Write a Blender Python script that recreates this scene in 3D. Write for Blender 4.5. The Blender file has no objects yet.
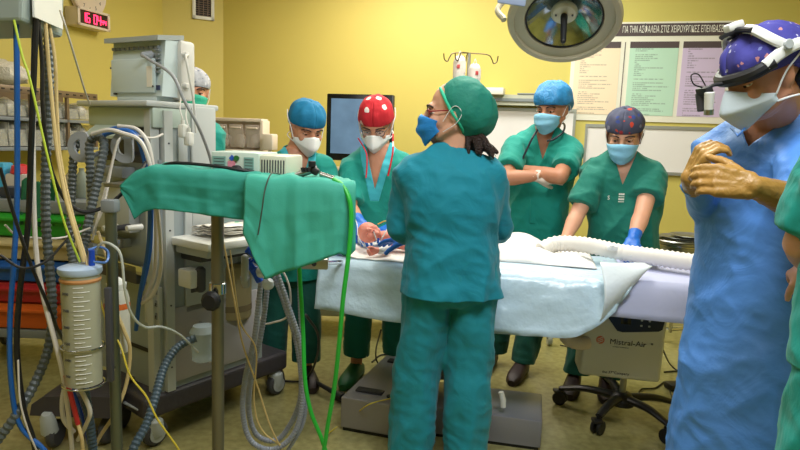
import bpy, bmesh, math, random
import numpy as np
from mathutils import Vector, Matrix, noise
SC = bpy.context.scene
COL = SC.collection
V = Vector
PI = math.pi
random.seed(7)

# ------------------------------------------------------------------ camera
F = 620.0
CAMZ = 1.38
CR = Matrix.Rotation(math.radians(82.0), 3, 'X') @ Matrix.Rotation(math.radians(2.2), 3, 'Z')
cam = bpy.data.objects.new('camera', bpy.data.cameras.new('camera'))
COL.objects.link(cam)
cam.matrix_world = Matrix.Translation((0, 0, CAMZ)) @ CR.to_4x4()
cam.data.sensor_width = 36.0
cam.data.lens = F / 800 * 36
cam.data.clip_start = 0.05
SC.camera = cam

# ------------------------------------------------------------------ world, exposure
w = bpy.data.worlds.new('world'); SC.world = w; w.use_nodes = True
w.node_tree.nodes['Background'].inputs[0].default_value = (0.9, 0.95, 1, 1)
w.node_tree.nodes['Background'].inputs[1].default_value = 0.3
SC.view_settings.view_transform = 'Standard'
SC.view_settings.look = 'None'
SC.view_settings.gamma = 1
SC.view_settings.use_curve_mapping = False
SC.view_settings.exposure = 0.65

# ------------------------------------------------------------------ ceiling lights (recessed panels that light the room)
LIGHTS = [((0.45, 3.0), 1.1, 0.6, 26, (1.0, 0.95, 0.84)), ((-1.6, 1.9), 0.6, 0.6, 5, (1.0, 0.96, 0.9)),
          ((-0.35, 4.7), 1.2, 0.6, 27, (1.0, 0.90, 0.82)), ((1.0, 4.1), 0.6, 0.6, 17, (0.90, 1.0, 0.86)),
          ((0.5, 0.9), 1.2, 0.6, 36, (0.93, 0.97, 1.0)), ((-0.9, 0.4), 0.6, 0.6, 4, (1.0, 0.97, 0.92))]
CEIL = 3.0
for (lx, ly), sx, sy, pw, lc in LIGHTS:
    ld = bpy.data.lights.new('ceiling_lamp', 'AREA'); ld.shape = 'RECTANGLE'; ld.size = sx; ld.size_y = sy
    ld.energy = pw; ld.color = lc
    lo = bpy.data.objects.new('ceiling_lamp', ld); COL.objects.link(lo); lo.location = (lx, ly, CEIL - 0.06)

# ------------------------------------------------------------------ helpers
def ray(x, y):
    return (CR @ V(((x - 400) / F, -(y - 225) / F, -1))).normalized()
def P(x, y, Y):
    d = ray(x, y); return V((0, 0, CAMZ)) + d * (Y / d.y)
def G(x, y, z=0.0):
    d = ray(x, y); return V((0, 0, CAMZ)) + d * ((z - CAMZ) / d.z)
def PL(x, y, p0, n):
    d = ray(x, y); c = V((0, 0, CAMZ)); return c + d * ((p0 - c).dot(n) / d.dot(n))
def lin(c):
    r = []
    for v in c[:3]:
        v = v / 255.0
        r.append(v / 12.92 if v <= 0.04045 else ((v + 0.055) / 1.055) ** 2.4)
    return r
def M(name, col, rough=0.5, metal=0.0, bump=None, var=None, alpha=1.0, emit=0.0, sheen=0.0, coat=0.0, sss=0.0, spec=None, trans=0.0, weave=None):
    m = bpy.data.materials.new(name); m.use_nodes = True
    nt = m.node_tree; b = nt.nodes['Principled BSDF']; L = nt.links.new
    c = lin(col) + [1]
    b.inputs['Base Color'].default_value = c
    b.inputs['Roughness'].default_value = rough; b.inputs['Metallic'].default_value = metal
    b.inputs['Alpha'].default_value = alpha
    if spec is not None: b.inputs['Specular IOR Level'].default_value = spec
    if trans: b.inputs['Transmission Weight'].default_value = trans
    if sheen: b.inputs['Sheen Weight'].default_value = sheen
    if coat: b.inputs['Coat Weight'].default_value = coat
    if sss:
        b.inputs['Subsurface Weight'].default_value = sss
        b.inputs['Subsurface Radius'].default_value = (0.02, 0.008, 0.004); b.inputs['Subsurface Scale'].default_value = 0.5
    if emit:
        b.inputs['Emission Color'].default_value = c; b.inputs['Emission Strength'].default_value = emit
    tc = nt.nodes.new('ShaderNodeTexCoord')
    if var:
        nz = nt.nodes.new('ShaderNodeTexNoise'); nz.inputs['Scale'].default_value = var[0]; nz.inputs['Detail'].default_value = 5
        L(tc.outputs['Object'], nz.inputs['Vector'])
        mx = nt.nodes.new('ShaderNodeMix'); mx.data_type = 'RGBA'
        a = var[1]
        mx.inputs[6].default_value = [min(1, v * (1 - a)) for v in c[:3]] + [1]
        c2 = lin(var[2]) + [1] if len(var) > 2 else [min(1, v * (1 + a)) for v in c[:3]] + [1]
        mx.inputs[7].default_value = c2
        rp = nt.nodes.new('ShaderNodeMapRange'); rp.inputs[1].default_value = 0.3; rp.inputs[2].default_value = 0.7
        L(nz.outputs[0], rp.inputs[0]); L(rp.outputs[0], mx.inputs[0]); L(mx.outputs[2], b.inputs['Base Color'])
    prev = None
    for spec_ in [s for s in (bump, weave) if s]:
        nz = nt.nodes.new('ShaderNodeTexNoise'); nz.inputs['Scale'].default_value = spec_[0]
        nz.inputs['Detail'].default_value = 3; nz.inputs['Distortion'].default_value = spec_[2] if len(spec_) > 2 else 0
        L(tc.outputs['Object'], nz.inputs['Vector'])
        bp = nt.nodes.new('ShaderNodeBump'); bp.inputs['Strength'].default_value = spec_[1]; bp.inputs['Distance'].default_value = 0.02
        L(nz.outputs[0], bp.inputs['Height'])
        if prev: L(prev.outputs[0], bp.inputs['Normal'])
        prev = bp
    if prev: L(prev.outputs[0], b.inputs['Normal'])
    return m
def M_spots(name, base, spots, scale, thr, rough=0.8):
    """printed fabric: voronoi blobs of one or more colours on a plain ground"""
    m = M(name, base, rough, bump=(14, 0.3, 1)); nt = m.node_tree; b = nt.nodes['Principled BSDF']; L = nt.links.new
    tc = nt.nodes.new('ShaderNodeTexCoord')
    nz = nt.nodes.new('ShaderNodeTexNoise'); nz.inputs['Scale'].default_value = scale * 1.3
    mxv = nt.nodes.new('ShaderNodeMix'); mxv.data_type = 'VECTOR'; mxv.inputs[0].default_value = 0.03
    L(tc.outputs['Object'], nz.inputs['Vector']); L(tc.outputs['Object'], mxv.inputs[4]); L(nz.outputs['Color'], mxv.inputs[5])
    vo = nt.nodes.new('ShaderNodeTexVoronoi'); vo.inputs['Scale'].default_value = scale
    L(mxv.outputs[1], vo.inputs['Vector'])
    rp = nt.nodes.new('ShaderNodeValToRGB'); rp.color_ramp.interpolation = 'CONSTANT'
    rp.color_ramp.elements[0].color = lin(spots[0]) + [1]
    rp.color_ramp.elements[1].color = lin(spots[-1]) + [1]; rp.color_ramp.elements[1].position = 1 - 1 / max(2, len(spots))
    for k in range(1, len(spots) - 1):
        e = rp.color_ramp.elements.new(k / len(spots)); e.color = lin(spots[k]) + [1]
    sp = nt.nodes.new('ShaderNodeSeparateColor'); L(vo.outputs['Color'], sp.inputs[0]); L(sp.outputs[0], rp.inputs[0])
    lt = nt.nodes.new('ShaderNodeMath'); lt.operation = 'LESS_THAN'; lt.inputs[1].default_value = thr; L(vo.outputs['Distance'], lt.inputs[0])
    mx = nt.nodes.new('ShaderNodeMix'); mx.data_type = 'RGBA'; mx.inputs[6].default_value = lin(base) + [1]
    L(lt.outputs[0], mx.inputs[0]); L(rp.outputs[0], mx.inputs[7]); L(mx.outputs[2], b.inputs['Base Color'])
    return m

def spl(pts, seg=8):
    pts = [V(p) for p in pts]
    if len(pts) < 3: return pts
    q = [pts[0] * 2 - pts[1]] + pts + [pts[-1] * 2 - pts[-2]]
    out = []
    for i in range(1, len(q) - 2):
        a, b, c, d = q[i - 1], q[i], q[i + 1], q[i + 2]
        for k in range(seg):
            t = k / seg
            out.append(0.5 * ((2 * b) + (c - a) * t + (2 * a - 5 * b + 4 * c - d) * t * t + (3 * b - a - 3 * c + d) * t ** 3))
    out.append(pts[-1]); return out
def frame(d, up=V((0, 0, 1))):
    """matrix whose columns are right, forward (d), up"""
    d = V(d).normalized(); up = V(up)
    if abs(d.dot(up.normalized())) > 0.98: up = V((0, 1, 0)) if abs(d.y) < 0.9 else V((1, 0, 0))
    r = d.cross(up).normalized(); u = r.cross(d).normalized()
    return Matrix((r, d, u)).transposed()

class MB:
    def __init__(s, M_=None):
        s.v = []; s.f = []; s.mi = []; s.M = M_ or Matrix()
    def add(s, vs, fs, mi=0):
        n = len(s.v); Mx = s.M
        s.v += [Mx @ V(p) for p in vs]
        s.f += [tuple(i + n for i in f) for f in fs]; s.mi += [mi] * len(fs); return s
    def box(s, c, size, R=None, bev=0.0, mi=0, seg=2):
        bm = bmesh.new(); bmesh.ops.create_cube(bm, size=1)
        bmesh.ops.scale(bm, vec=size, verts=bm.verts)
        if bev > 0:
            bev = min(bev, min(size) * 0.49)
            bmesh.ops.bevel(bm, geom=bm.edges[:], offset=bev, segments=seg, affect='EDGES', profile=0.5)
        bm.verts.ensure_lookup_table()
        T = Matrix.Translation(c) @ (R.to_4x4() if R is not None else Matrix())
        vs = [T @ v.co for v in bm.verts]; fs = [[v.index for v in f.verts] for f in bm.faces]
        bm.free(); return s.add(vs, fs, mi)
    def box2(s, a, b, **k):
        a = V(a); b = V(b); d = b - a
        return s.box((a + b) / 2, (abs(d.x), abs(d.y), abs(d.z)), **k)
    def loft(s, rings, cap=True, mi=0, closed=False):
        n = len(rings[0]); vs = [p for r in rings for p in r]; fs = []
        m = len(rings)
        for i in range(m if closed else m - 1):
            for j in range(n):
                a, b = i * n + j, i * n + (j + 1) % n; c, d = ((i + 1) % m) * n + (j + 1) % n, ((i + 1) % m) * n + j
                fs.append((a, b, c, d))
        if cap and not closed:
            fs.append(tuple(reversed(range(n)))); fs.append(tuple(range((m - 1) * n, m * n)))
        return s.add(vs, fs, mi)
    def tube(s, path, r, n=8, corr=None, cap=True, mi=0, flat=1.0, closed=False):
        path = [V(p) for p in path]; m = len(path)
        rr = r if isinstance(r, (list, tuple)) else [r] * m
        rings = []; up = None
        for i, p in enumerate(path):
            t = (path[min(i + 1, m - 1)] - path[max(i - 1, 0)])
            if closed: t = path[(i + 1) % m] - path[i - 1]
            t = t.normalized() if t.length > 1e-9 else V((0, 0, 1))
            if up is None:
                up = V((0, 0, 1)) if abs(t.z) < 0.9 else V((1, 0, 0))
            up = (up - t * up.dot(t)).normalized(); rt = t.cross(up)
            q = rr[i] * (corr[i % len(corr)] if corr else 1)
            rings.append([p + (up * math.cos(a) * flat + rt * math.sin(a)) * q for a in [2 * PI * k / n for k in range(n)]])
        return s.loft([list(reversed(q)) for q in rings], cap=cap, mi=mi, closed=closed)
    def hose(s, pts, r, pitch=0.012, depth=0.82, n=10, mi=0):
        q = spl(pts, 16); L = [0]
        for a, b in zip(q, q[1:]): L.append(L[-1] + (b - a).length)
        k = max(4, int(L[-1] / pitch * 2)); out = []; j = 0
        for i in range(k + 1):
            t = L[-1] * i / k
            while j < len(L) - 2 and L[j + 1] < t: j += 1
            u = (t - L[j]) / max(1e-9, L[j + 1] - L[j]); out.append(q[j].lerp(q[j + 1], min(1, max(0, u))))
        return s.tube(out, r, n=n, corr=(1, depth), mi=mi)
    def lathe(s, prof, c, ax=(0, 0, 1), n=24, mi=0, cap=True):
        R = frame(ax); c = V(c); rings = []
        e1, e2, d = R.col[0], R.col[2], R.col[1]
        for r, z in prof:
            rings.append([c + d * z + (e1 * math.cos(a) + e2 * math.sin(a)) * max(r, 1e-5) for a in [-2 * PI * k / n for k in range(n)]])
        return s.loft(rings, cap=cap, mi=mi)
    def cyl(s, a, b, r, r2=None, n=16, mi=0, bev=0.0):
        a = V(a); b = V(b); L = (b - a).length; r2 = r if r2 is None else r2
        pr = [(r, 0), (r2, L)] if not bev else [(r - bev, 0), (r, bev), (r2, L - bev), (r2 - bev, L)]
        return s.lathe(pr, a, (b - a), n, mi)
    def cap_(s, a, b, r0, r1, n=14, mi=0):
        a = V(a); b = V(b); L = (b - a).length; k = 4
        pr = [(r0 * math.sin(PI / 2 * i / k + 0.02), -r0 * math.cos(PI / 2 * i / k)) for i in range(k + 1)]
        pr += [(r1 * math.cos(PI / 2 * i / k), L + r1 * math.sin(PI / 2 * i / k - 0.02 * (i == k))) for i in range(k + 1)]
        return s.lathe(pr, a, (b - a) if L > 1e-6 else (0, 0, 1), n, mi)
    def ell(s, c, r, R=None, n=18, m=10, mi=0):
        R = R or Matrix.Identity(3); c = V(c); rings = []
        for i in range(m + 1):
            t = PI * i / m; t = min(max(t, 0.03), PI - 0.03)
            rings.append([c + R @ V((r[0] * math.sin(t) * math.cos(a), r[1] * math.sin(t) * math.sin(a), -r[2] * math.cos(t))) for a in [2 * PI * k / n for k in range(n)]])
        return s.loft(rings, mi=mi)
    def grid(s, fn, nu, nv, th=0.0, mi=0):
        vs = [V(fn(i / nu, j / nv)) for j in range(nv + 1) for i in range(nu + 1)]; W_ = nu + 1
        fs = [(j * W_ + i, j * W_ + i + 1, (j + 1) * W_ + i + 1, (j + 1) * W_ + i) for j in range(nv) for i in range(nu)]
        if th:
            N = [V((0, 0, 0)) for _ in vs]
            for f in fs:
                nrm = (vs[f[2]] - vs[f[0]]).cross(vs[f[3]] - vs[f[1]])
                for i in f: N[i] += nrm
            o = len(vs); vs = vs + [p - n_.normalized() * th if n_.length > 0 else p for p, n_ in zip(vs, N)]
            fs = fs + [tuple(reversed([i + o for i in f])) for f in fs]
            bd = [j * W_ for j in range(nv + 1)][::-1]
            edge = [i for i in range(nu + 1)] + [j * W_ + nu for j in range(1, nv + 1)] + [nv * W_ + i for i in range(nu - 1, -1, -1)] + [j * W_ for j in range(nv - 1, 0, -1)]
            for a, b in zip(edge, edge[1:] + edge[:1]): fs.append((b, a, a + o, b + o))
        return s.add(vs, fs, mi)
    def prism(s, poly, d, mi=0):
        """poly: list of 3d points (planar), extruded by vector d"""
        n = len(poly); vs = [V(p) for p in poly] + [V(p) + V(d) for p in poly]
        fs = [tuple(range(n)), tuple(reversed(range(n, 2 * n)))] + [(i, i + n, (i + 1) % n + n, (i + 1) % n) for i in range(n)]
        return s.add(vs, fs, mi)

def wm(o):
    m = Matrix()
    while o is not None:
        m = o.matrix_basis @ m; o = o.parent
    return m
def mesh_obj(name, vs, fs, mis, mats, parent=None, smooth=True, ang=35, origin=None):
    if not isinstance(mats, (list, tuple)): mats = [mats]
    if parent is not None:
        inv = wm(parent).inverted(); vs = [inv @ V(p) for p in vs]; loc = None
    else:
        vs = [V(p) for p in vs]
        if origin is None:
            xs = [p.x for p in vs]; ys = [p.y for p in vs]
            origin = V(((min(xs) + max(xs)) / 2, (min(ys) + max(ys)) / 2, min(p.z for p in vs)))
        vs = [p - V(origin) for p in vs]; loc = origin
    me = bpy.data.meshes.new(name); me.from_pydata(vs, [], [list(f) for f in fs])
    for m in mats: me.materials.append(m)
    if mis is not None and len(mats) > 1: me.polygons.foreach_set('material_index', mis)
    me.validate(); me.update()
    bm = bmesh.new(); bm.from_mesh(me); bmesh.ops.recalc_face_normals(bm, faces=bm.faces); bm.to_mesh(me); bm.free()
    if smooth:
        me.polygons.foreach_set('use_smooth', [True] * len(me.polygons))
        if ang: me.set_sharp_from_angle(angle=math.radians(ang))
    o = bpy.data.objects.new(name, me); COL.objects.link(o)
    if loc is not None: o.location = loc
    o.parent = parent
    return o
def build(mb, name, mats, parent=None, **k):
    return mesh_obj(name, mb.v, mb.f, mb.mi, mats, parent, **k)
def tag(o, label=None, cat=None, group=None, kind=None):
    if label: o['label'] = label
    if cat: o['category'] = cat
    if group: o['group'] = group
    if kind: o['kind'] = kind
    return o
def thing(name, label, cat, loc=(0, 0, 0), rotz=0.0, group=None):
    o = bpy.data.objects.new(name, None); COL.objects.link(o); o.empty_display_size = 0.05
    o.location = loc; o.rotation_euler = (0, 0, rotz)
    return tag(o, label, cat, group)
def struct(mb, name, mats, parent=None, **k):
    o = build(mb, name, mats, parent, **k)
    if parent is None: o['kind'] = 'structure'
    return o
def text(s, name, mat, parent, Mx, size, extrude=0.0006, align='CENTER', sx=1.0, part_of=None):
    cu = bpy.data.curves.new('t', 'FONT'); cu.body = s; cu.size = size; cu.extrude = extrude; cu.align_x = align; cu.align_y = 'CENTER'
    cu.resolution_u = 2
    o = bpy.data.objects.new('t', cu); COL.objects.link(o); dg = bpy.context.evaluated_depsgraph_get(); dg.update()
    me = bpy.data.meshes.new_from_object(o.evaluated_get(dg))
    vs = [Mx @ V((v.co.x * sx, v.co.y, v.co.z)) for v in me.vertices]; fs = [tuple(p.vertices) for p in me.polygons]
    bpy.data.objects.remove(o); bpy.data.curves.remove(cu); bpy.data.meshes.remove(me)
    return mesh_obj(name, vs, fs, None, mat, parent, smooth=False)
def face_M(c, right, up):
    """matrix putting text's x on right, y on up at c"""
    r = V(right).normalized(); u = V(up).normalized(); n = r.cross(u).normalized()
    m = Matrix((r, u, n)).transposed().to_4x4(); m.translation = V(c); return m

def blob(mb, voxel, smooth=4, fac=0.6):
    me = bpy.data.meshes.new('b'); me.from_pydata([tuple(p) for p in mb.v], [], [list(f) for f in mb.f]); me.update()
    bm = bmesh.new(); bm.from_mesh(me); bmesh.ops.recalc_face_normals(bm, faces=bm.faces); bm.to_mesh(me); bm.free()
    o = bpy.data.objects.new('b', me); COL.objects.link(o)
    r = o.modifiers.new('r', 'REMESH'); r.mode = 'VOXEL'; r.voxel_size = voxel
    if smooth:
        q = o.modifiers.new('s', 'SMOOTH'); q.iterations = smooth; q.factor = fac
    dg = bpy.context.evaluated_depsgraph_get(); dg.update()
    m2 = bpy.data.meshes.new_from_object(o.evaluated_get(dg))
    n = len(m2.vertices); co = np.empty(n * 3); m2.vertices.foreach_get('co', co); co = co.reshape(-1, 3)
    no = np.empty(n * 3); m2.vertices.foreach_get('normal', no); no = no.reshape(-1, 3)
    fs = [tuple(p.vertices) for p in m2.polygons]
    bpy.data.objects.remove(o); bpy.data.meshes.remove(me); bpy.data.meshes.remove(m2)
    return co, no, fs
def folds(co, no, amp=0.006, fr=(9, 9, 4), seed=0, fine=0.35):
    out = co.copy()
    for i in range(len(co)):
        p = co[i]
        a = noise.noise((p[0] * fr[0] + seed, p[1] * fr[1] + p[2] * 3, p[2] * fr[2]))
        b = noise.noise((p[0] * 14 + p[2] * 10, p[1] * 14 + seed, p[2] * 17))
        d = amp * ((1 - abs(a) * 2.2) - 0.5) + amp * fine * ((1 - 2 * abs(b)) - 0.4)
        out[i] += no[i] * d
    return out
def cut_planes(co, fs, planes):
    """planes: (point, normal, radius): removes what lies beyond point along normal within radius of it"""
    bm = bmesh.new(); vv = [bm.verts.new(tuple(c)) for c in co]
    for f in fs:
        try: bm.faces.new([vv[i] for i in f])
        except ValueError: pass
    for p, n, rad in planes:
        p = V(p); n = V(n).normalized()
        vs = [v for v in bm.verts if (v.co - p).length < rad]; st = set(vs)
        es = [e for e in bm.edges if e.verts[0] in st and e.verts[1] in st]
        fc = [f for f in bm.faces if all(v in st for v in f.verts)]
        bmesh.ops.bisect_plane(bm, geom=vs + es + fc, plane_co=p, plane_no=n, clear_outer=True)
    bm.verts.index_update(); co2 = np.array([tuple(v.co) for v in bm.verts]); fs2 = [tuple(v.index for v in f.verts) for f in bm.faces]
    bm.free(); return co2, fs2
def split(co, fs, fn):
    """fn(centre)->key or None; returns {key: (verts, faces)}"""
    out = {}
    for f in fs:
        c = co[list(f)].mean(axis=0); k = fn(c)
        if k is not None: out.setdefault(k, []).append(f)
    res = {}
    for k, ff in out.items():
        mp = {}; vs = []; g = []
        for f in ff:
            h = []
            for i in f:
                if i not in mp: mp[i] = len(vs); vs.append(co[i])
                h.append(mp[i])
            g.append(tuple(h))
        res[k] = (vs, g)
    return res
def solid(o, t, off=-1):
    m = o.modifiers.new('thickness', 'SOLIDIFY'); m.thickness = t; m.offset = off; return o

# ------------------------------------------------------------------ room
TH = math.radians(16)
U = V((math.cos(TH), -math.sin(TH), 0)); NW = V((-math.sin(TH), -math.cos(TH), 0))   # along the back wall, into the room
m_wall = M("wall_paint", (206, 190, 100), 0.6, bump=(60, 0.03), var=(1.2, 0.03))
m_ceil = M('ceiling_paint', (225, 225, 215), 0.7)
m_floor = M('floor_vinyl', (140, 134, 84), 0.28, bump=(50, 0.02), var=(30, 0.14, (162, 155, 106)))
m_white = M('white_plastic', (226, 226, 220), 0.4)
m_steel = M('brushed_steel', (168, 168, 165), 0.32, 1.0, bump=(90, 0.04))
m_chrome = M('chrome', (200, 200, 200), 0.15, 1.0)
m_black = M('black_rubber', (22, 22, 25), 0.55)
m_lgrey = M('light_grey_enamel', (176, 182, 182), 0.42)
m_mgrey = M('mid_grey_enamel', (128, 134, 138), 0.45)
m_dgrey = M('dark_grey_enamel', (66, 66, 72), 0.5)
CB = V((-1.76, 6.12, 0)); CD = V((-2.24, 5.86, 0))          # the two vertical corners seen behind the machine
Rt = CB + U * 6.0                                          # back wall's right end
Lf = CD + NW * 7.2
Fr = Rt + NW * 8.0
def wall(a, b, name, z0=0, z1=CEIL, th=0.08):
    a = V(a); b = V(b); d = (b - a).normalized(); n = V((d.y, -d.x, 0)); cen = V((0.3, 2.5, 0))
    if n.dot(cen - a) > 0: n = -n
    mb = MB(); mb.prism([a + V((0, 0, z0)), b + V((0, 0, z0)), b + V((0, 0, z1)), a + V((0, 0, z1))], n * th)
    return struct(mb, name, m_wall, smooth=False)
wall(CB, Rt, 'wall_back'); wall(CD, CB, 'wall_diagonal'); wall(Lf, CD, 'wall_left'); wall(Rt, Fr, 'wall_right'); wall(Fr, Lf, 'wall_front')
poly = [Lf, CD, CB, Rt, Fr]
struct(MB().prism([p + V((0, 0, -0.06)) for p in poly], V((0, 0, 0.06))), 'floor', m_floor, smooth=False)
struct(MB().prism([p + V((0, 0, CEIL)) for p in poly], V((0, 0, 0.06))), 'ceiling', m_ceil, smooth=False)
m_base = M('baseboard_vinyl', (150, 140, 80), 0.5)
for nm, a, b in (('baseboard_back', CB, Rt), ('baseboard_diagonal', CD, CB), ('baseboard_left', Lf, CD)):
    a = a.copy(); b = b.copy(); d = (b - a).normalized(); n = V((d.y, -d.x, 0))
    if n.dot(V((0.3, 2.5, 0)) - a) < 0: n = -n
    struct(MB().prism([a, b, b + V((0, 0, 0.1)), a + V((0, 0, 0.1))], n * 0.012), nm, m_base, smooth=False)
m_panel = M('lamp_diffuser', (255, 250, 240), 0.5, emit=1.5)
for ((lx, ly), sx, sy, pw, lc), pos_ in zip(LIGHTS, ('above the operating table', 'above the anaesthesia machine', 'nearest the screen cart', 'above the man with crossed arms', 'behind the woman in front', 'nearest the left front of the room')):
    t = thing('ceiling_light', 'recessed white ceiling light panel ' + pos_, 'light', (lx, ly, CEIL - 0.05), 0, 'ceiling light panels')
    mb = MB()
    for q in (-1, 1):
        mb.box((lx + q * (sx / 2 + 0.02), ly, CEIL - 0.025), (0.04, sy + 0.08, 0.05)); mb.box((lx, ly + q * (sy / 2 + 0.02), CEIL - 0.025), (sx, 0.04, 0.05))
    build(mb, 'frame', m_white, t)
    build(MB().box((lx, ly, CEIL - 0.02), (sx, sy, 0.02)), 'diffuser', m_panel, t)
# ------------------------------------------------------------------ people
m_skin = M('skin_fair', (214, 160, 132), 0.5, bump=(60, 0.05), var=(9, 0.07), sss=0.08)
m_skin_tan = M('skin_tan', (186, 128, 98), 0.5, bump=(60, 0.05), var=(9, 0.07), sss=0.08)
m_skin_warm = M('skin_warm', (200, 140, 110), 0.5, bump=(60, 0.05), var=(9, 0.07), sss=0.08)
m_hair = M('hair_dark_brown', (44, 26, 20), 0.5, bump=(160, 0.6))
m_hair_black = M('hair_black', (26, 22, 22), 0.5, bump=(160, 0.6))
m_eyew = M('eye_white', (225, 220, 212), 0.3)
m_iris = M('iris_dark', (30, 20, 15), 0.2)
m_scrub = M('scrub_green', (0, 142, 130), 0.8, bump=(9, 0.35, 1.2), weave=(300, 0.04), sheen=0.1)
m_scrub_dark = M('scrub_deep_green', (0, 112, 98), 0.8, bump=(9, 0.35, 1.2), weave=(300, 0.04), sheen=0.1)
m_scrub_blue = M('scrub_teal_blue', (0, 132, 154), 0.8, bump=(8, 0.4, 1.2), weave=(300, 0.04), sheen=0.1)
m_trous = M('trousers_teal', (14, 134, 150), 0.8, bump=(7, 0.4, 1.2), weave=(300, 0.04), sheen=0.1)
m_trous_dk = M('trousers_dark_green', (0, 84, 74), 0.8, bump=(9, 0.35, 1.2), sheen=0.1)
m_trim = M('cyan_trim', (60, 180, 196), 0.75)
m_glove = M('nitrile_blue', (28, 108, 208), 0.42, bump=(40, 0.12, 1))
m_glove_w = M('latex_pale', (222, 208, 200), 0.45, bump=(40, 0.12, 1))
m_glove_b = M('latex_brown', (170, 128, 62), 0.42, bump=(45, 0.2, 1))
m_n95 = M('respirator_white', (226, 228, 228), 0.7, bump=(30, 0.1))
m_maskb = M('mask_sky_blue', (130, 190, 222), 0.7, bump=(18, 0.3, 1))
m_maskb2 = M('mask_strong_blue', (30, 132, 210), 0.7, bump=(18, 0.3, 1))
m_strap = M('elastic_white', (225, 225, 225), 0.7)
m_shoe_dk = M('clog_brown_black', (44, 30, 30), 0.5)
m_shoe_gr = M('clog_green', (32, 112, 66), 0.5)

def head_frame(f, up=(0, 0, 1), roll=0.0):
    R = frame(f, up)
    return R @ Matrix.Rotation(roll, 3, 'Y')
def head_prims(mb, c, R, s=1.0, ears=True):
    c = V(c)
    def E(p, r, R2=None): mb.ell(c + R @ (V(p) * s), [q * s for q in r], R if R2 is None else R @ R2)
    def C(a, b, r0, r1): mb.cap_(c + R @ (V(a) * s), c + R @ (V(b) * s), r0 * s, r1 * s)
    E((0, -0.015, 0.032), (0.075, 0.094, 0.084)); E((0, 0.014, -0.02), (0.066, 0.078, 0.085))
    E((0, 0.03, -0.062), (0.05, 0.056, 0.05)); E((0, 0.066, -0.094), (0.02, 0.018, 0.017))
    E((0, 0.074, 0.022), (0.05, 0.02, 0.016))
    for q in (-1, 1):
        E((q * 0.038, 0.064, -0.028), (0.023, 0.024, 0.026)); C((q * 0.036, 0.05, -0.08), (q * 0.055, -0.005, -0.05), 0.018, 0.02)
        if ears:
            E((q * 0.076, -0.008, -0.008), (0.009, 0.02, 0.031), Matrix.Rotation(q * 0.3, 3, 'Z')); E((q * 0.078, -0.014, 0.008), (0.010, 0.015, 0.017))
    C((0, 0.088, 0.012), (0, 0.108, -0.026), 0.009, 0.013); E((0.010, 0.096, -0.03), (0.009, 0.01, 0.008)); E((-0.010, 0.096, -0.03), (0.009, 0.01, 0.008))
    E((0, 0.087, -0.055), (0.024, 0.012, 0.006)); E((0, 0.085, -0.067), (0.02, 0.012, 0.007))
def sockets(co, c, R, s=1.0):
    Ri = np.array(R.transposed()); p = (co - np.array(c)) @ Ri.T / s
    for q in (-1, 1):
        d2 = ((p[:, 0] - q * 0.032) / 0.017) ** 2 + ((p[:, 2] - 0.001) / 0.011) ** 2
        wgt = np.exp(-d2) * (p[:, 1] > 0.04) * 0.008 * s
        co -= wgt[:, None] * np.array(R.col[1])[None, :]
    return co
def eyes(c, R, s, parent, look=-0.3, brow=m_hair, skin=None):
    c = V(c)
    for q in (-1, 1):
        e = build(MB().ell(c + R @ (V((q * 0.032, 0.0715, 0.001)) * s), [0.0145 * s, 0.0105 * s, 0.0068 * s], R), 'eye', m_eyew, parent)
        build(MB().ell(c + R @ (V((q * 0.032, 0.0805, 0.001 + 0.004 * look)) * s), [0.0058 * s, 0.003 * s, 0.0058 * s], R), 'iris', m_iris, e)
        pts = [(q * 0.014, 0.091, 0.020), (q * 0.03, 0.092, 0.027), (q * 0.047, 0.081, 0.024), (q * 0.056, 0.07, 0.017)]
        build(MB().tube([c + R @ (V(p) * s) for p in spl(pts, 4)], 0.0028 * s, n=6, flat=1.2), 'eyebrow', brow, parent)
        lm = MB().ell(c + R @ (V((q * 0.032, 0.0725, 0.0050)) * s), [0.0165 * s, 0.0125 * s, 0.0072 * s], R)
        lid_o = build(lm, 'eyelid', skin or m_skin, parent)
        lid = [(q * (0.032 + 0.0155 * math.cos(a)), 0.0815 - 0.007 * abs(math.cos(a)), -0.0012 + 0.002 * math.sin(a)) for a in [PI * k / 8 for k in range(9)]]
        build(MB().tube([c + R @ (V(p) * s) for p in lid], 0.0013 * s, n=6), 'eyelashes', brow, lid_o)
def cap_mesh(c, R, s, mat, parent, name='surgical_cap', puff=0.012, front=0.030, side=0.018, back=-0.045, crown=0.01, seed=0, wr=0.004, tilt=0.0, backpuff=0.0, inset=0.012):
    c = V(c); nu, nv = 56, 20
    def fn(u, v):
        a = 2 * PI * u; ca, sa = math.cos(a), math.sin(a)            # a=0 front
        rim = side + (front - side) * max(0, ca) ** 1.3 + (back - side) * max(0, -ca) ** 1.3
        zr = max(-0.9, min(0.9, (rim - 0.030) / 0.092)); t1 = math.acos(zr)
        t = 0.02 + (t1 - 0.02) * min(1, v * 1.06)
        k = 1.0
        if v > 0.94: k = 1 - (v - 0.94) / 0.06 * inset / 0.08
        pf = puff * (math.sin(min(1, v) * PI * 0.9) ** 0.6 if v < 1 else 0.3) + 0.004
        bp = backpuff * max(0, -ca) * math.sin(min(1, v) * PI)
        rx, ry, rz = 0.079 + pf, 0.098 + pf + bp, 0.088 + pf * 0.8 + crown
        p = V((rx * math.sin(t) * sa * k, -0.015 + ry * math.sin(t) * ca * k, 0.030 + rz * math.cos(t)))
        n_ = noise.noise(V((p.x * 30 + seed, p.y * 30, p.z * 22))) * wr + wr * 0.6 * math.sin(a * 9 + seed + 3 * v) * v
        p = p * (1 + n_ / 0.09)
        return c + R @ (p * s)
    o = build(MB().grid(fn, nu, nv), name, mat, parent, ang=60)
    return solid(o, 0.002)
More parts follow.
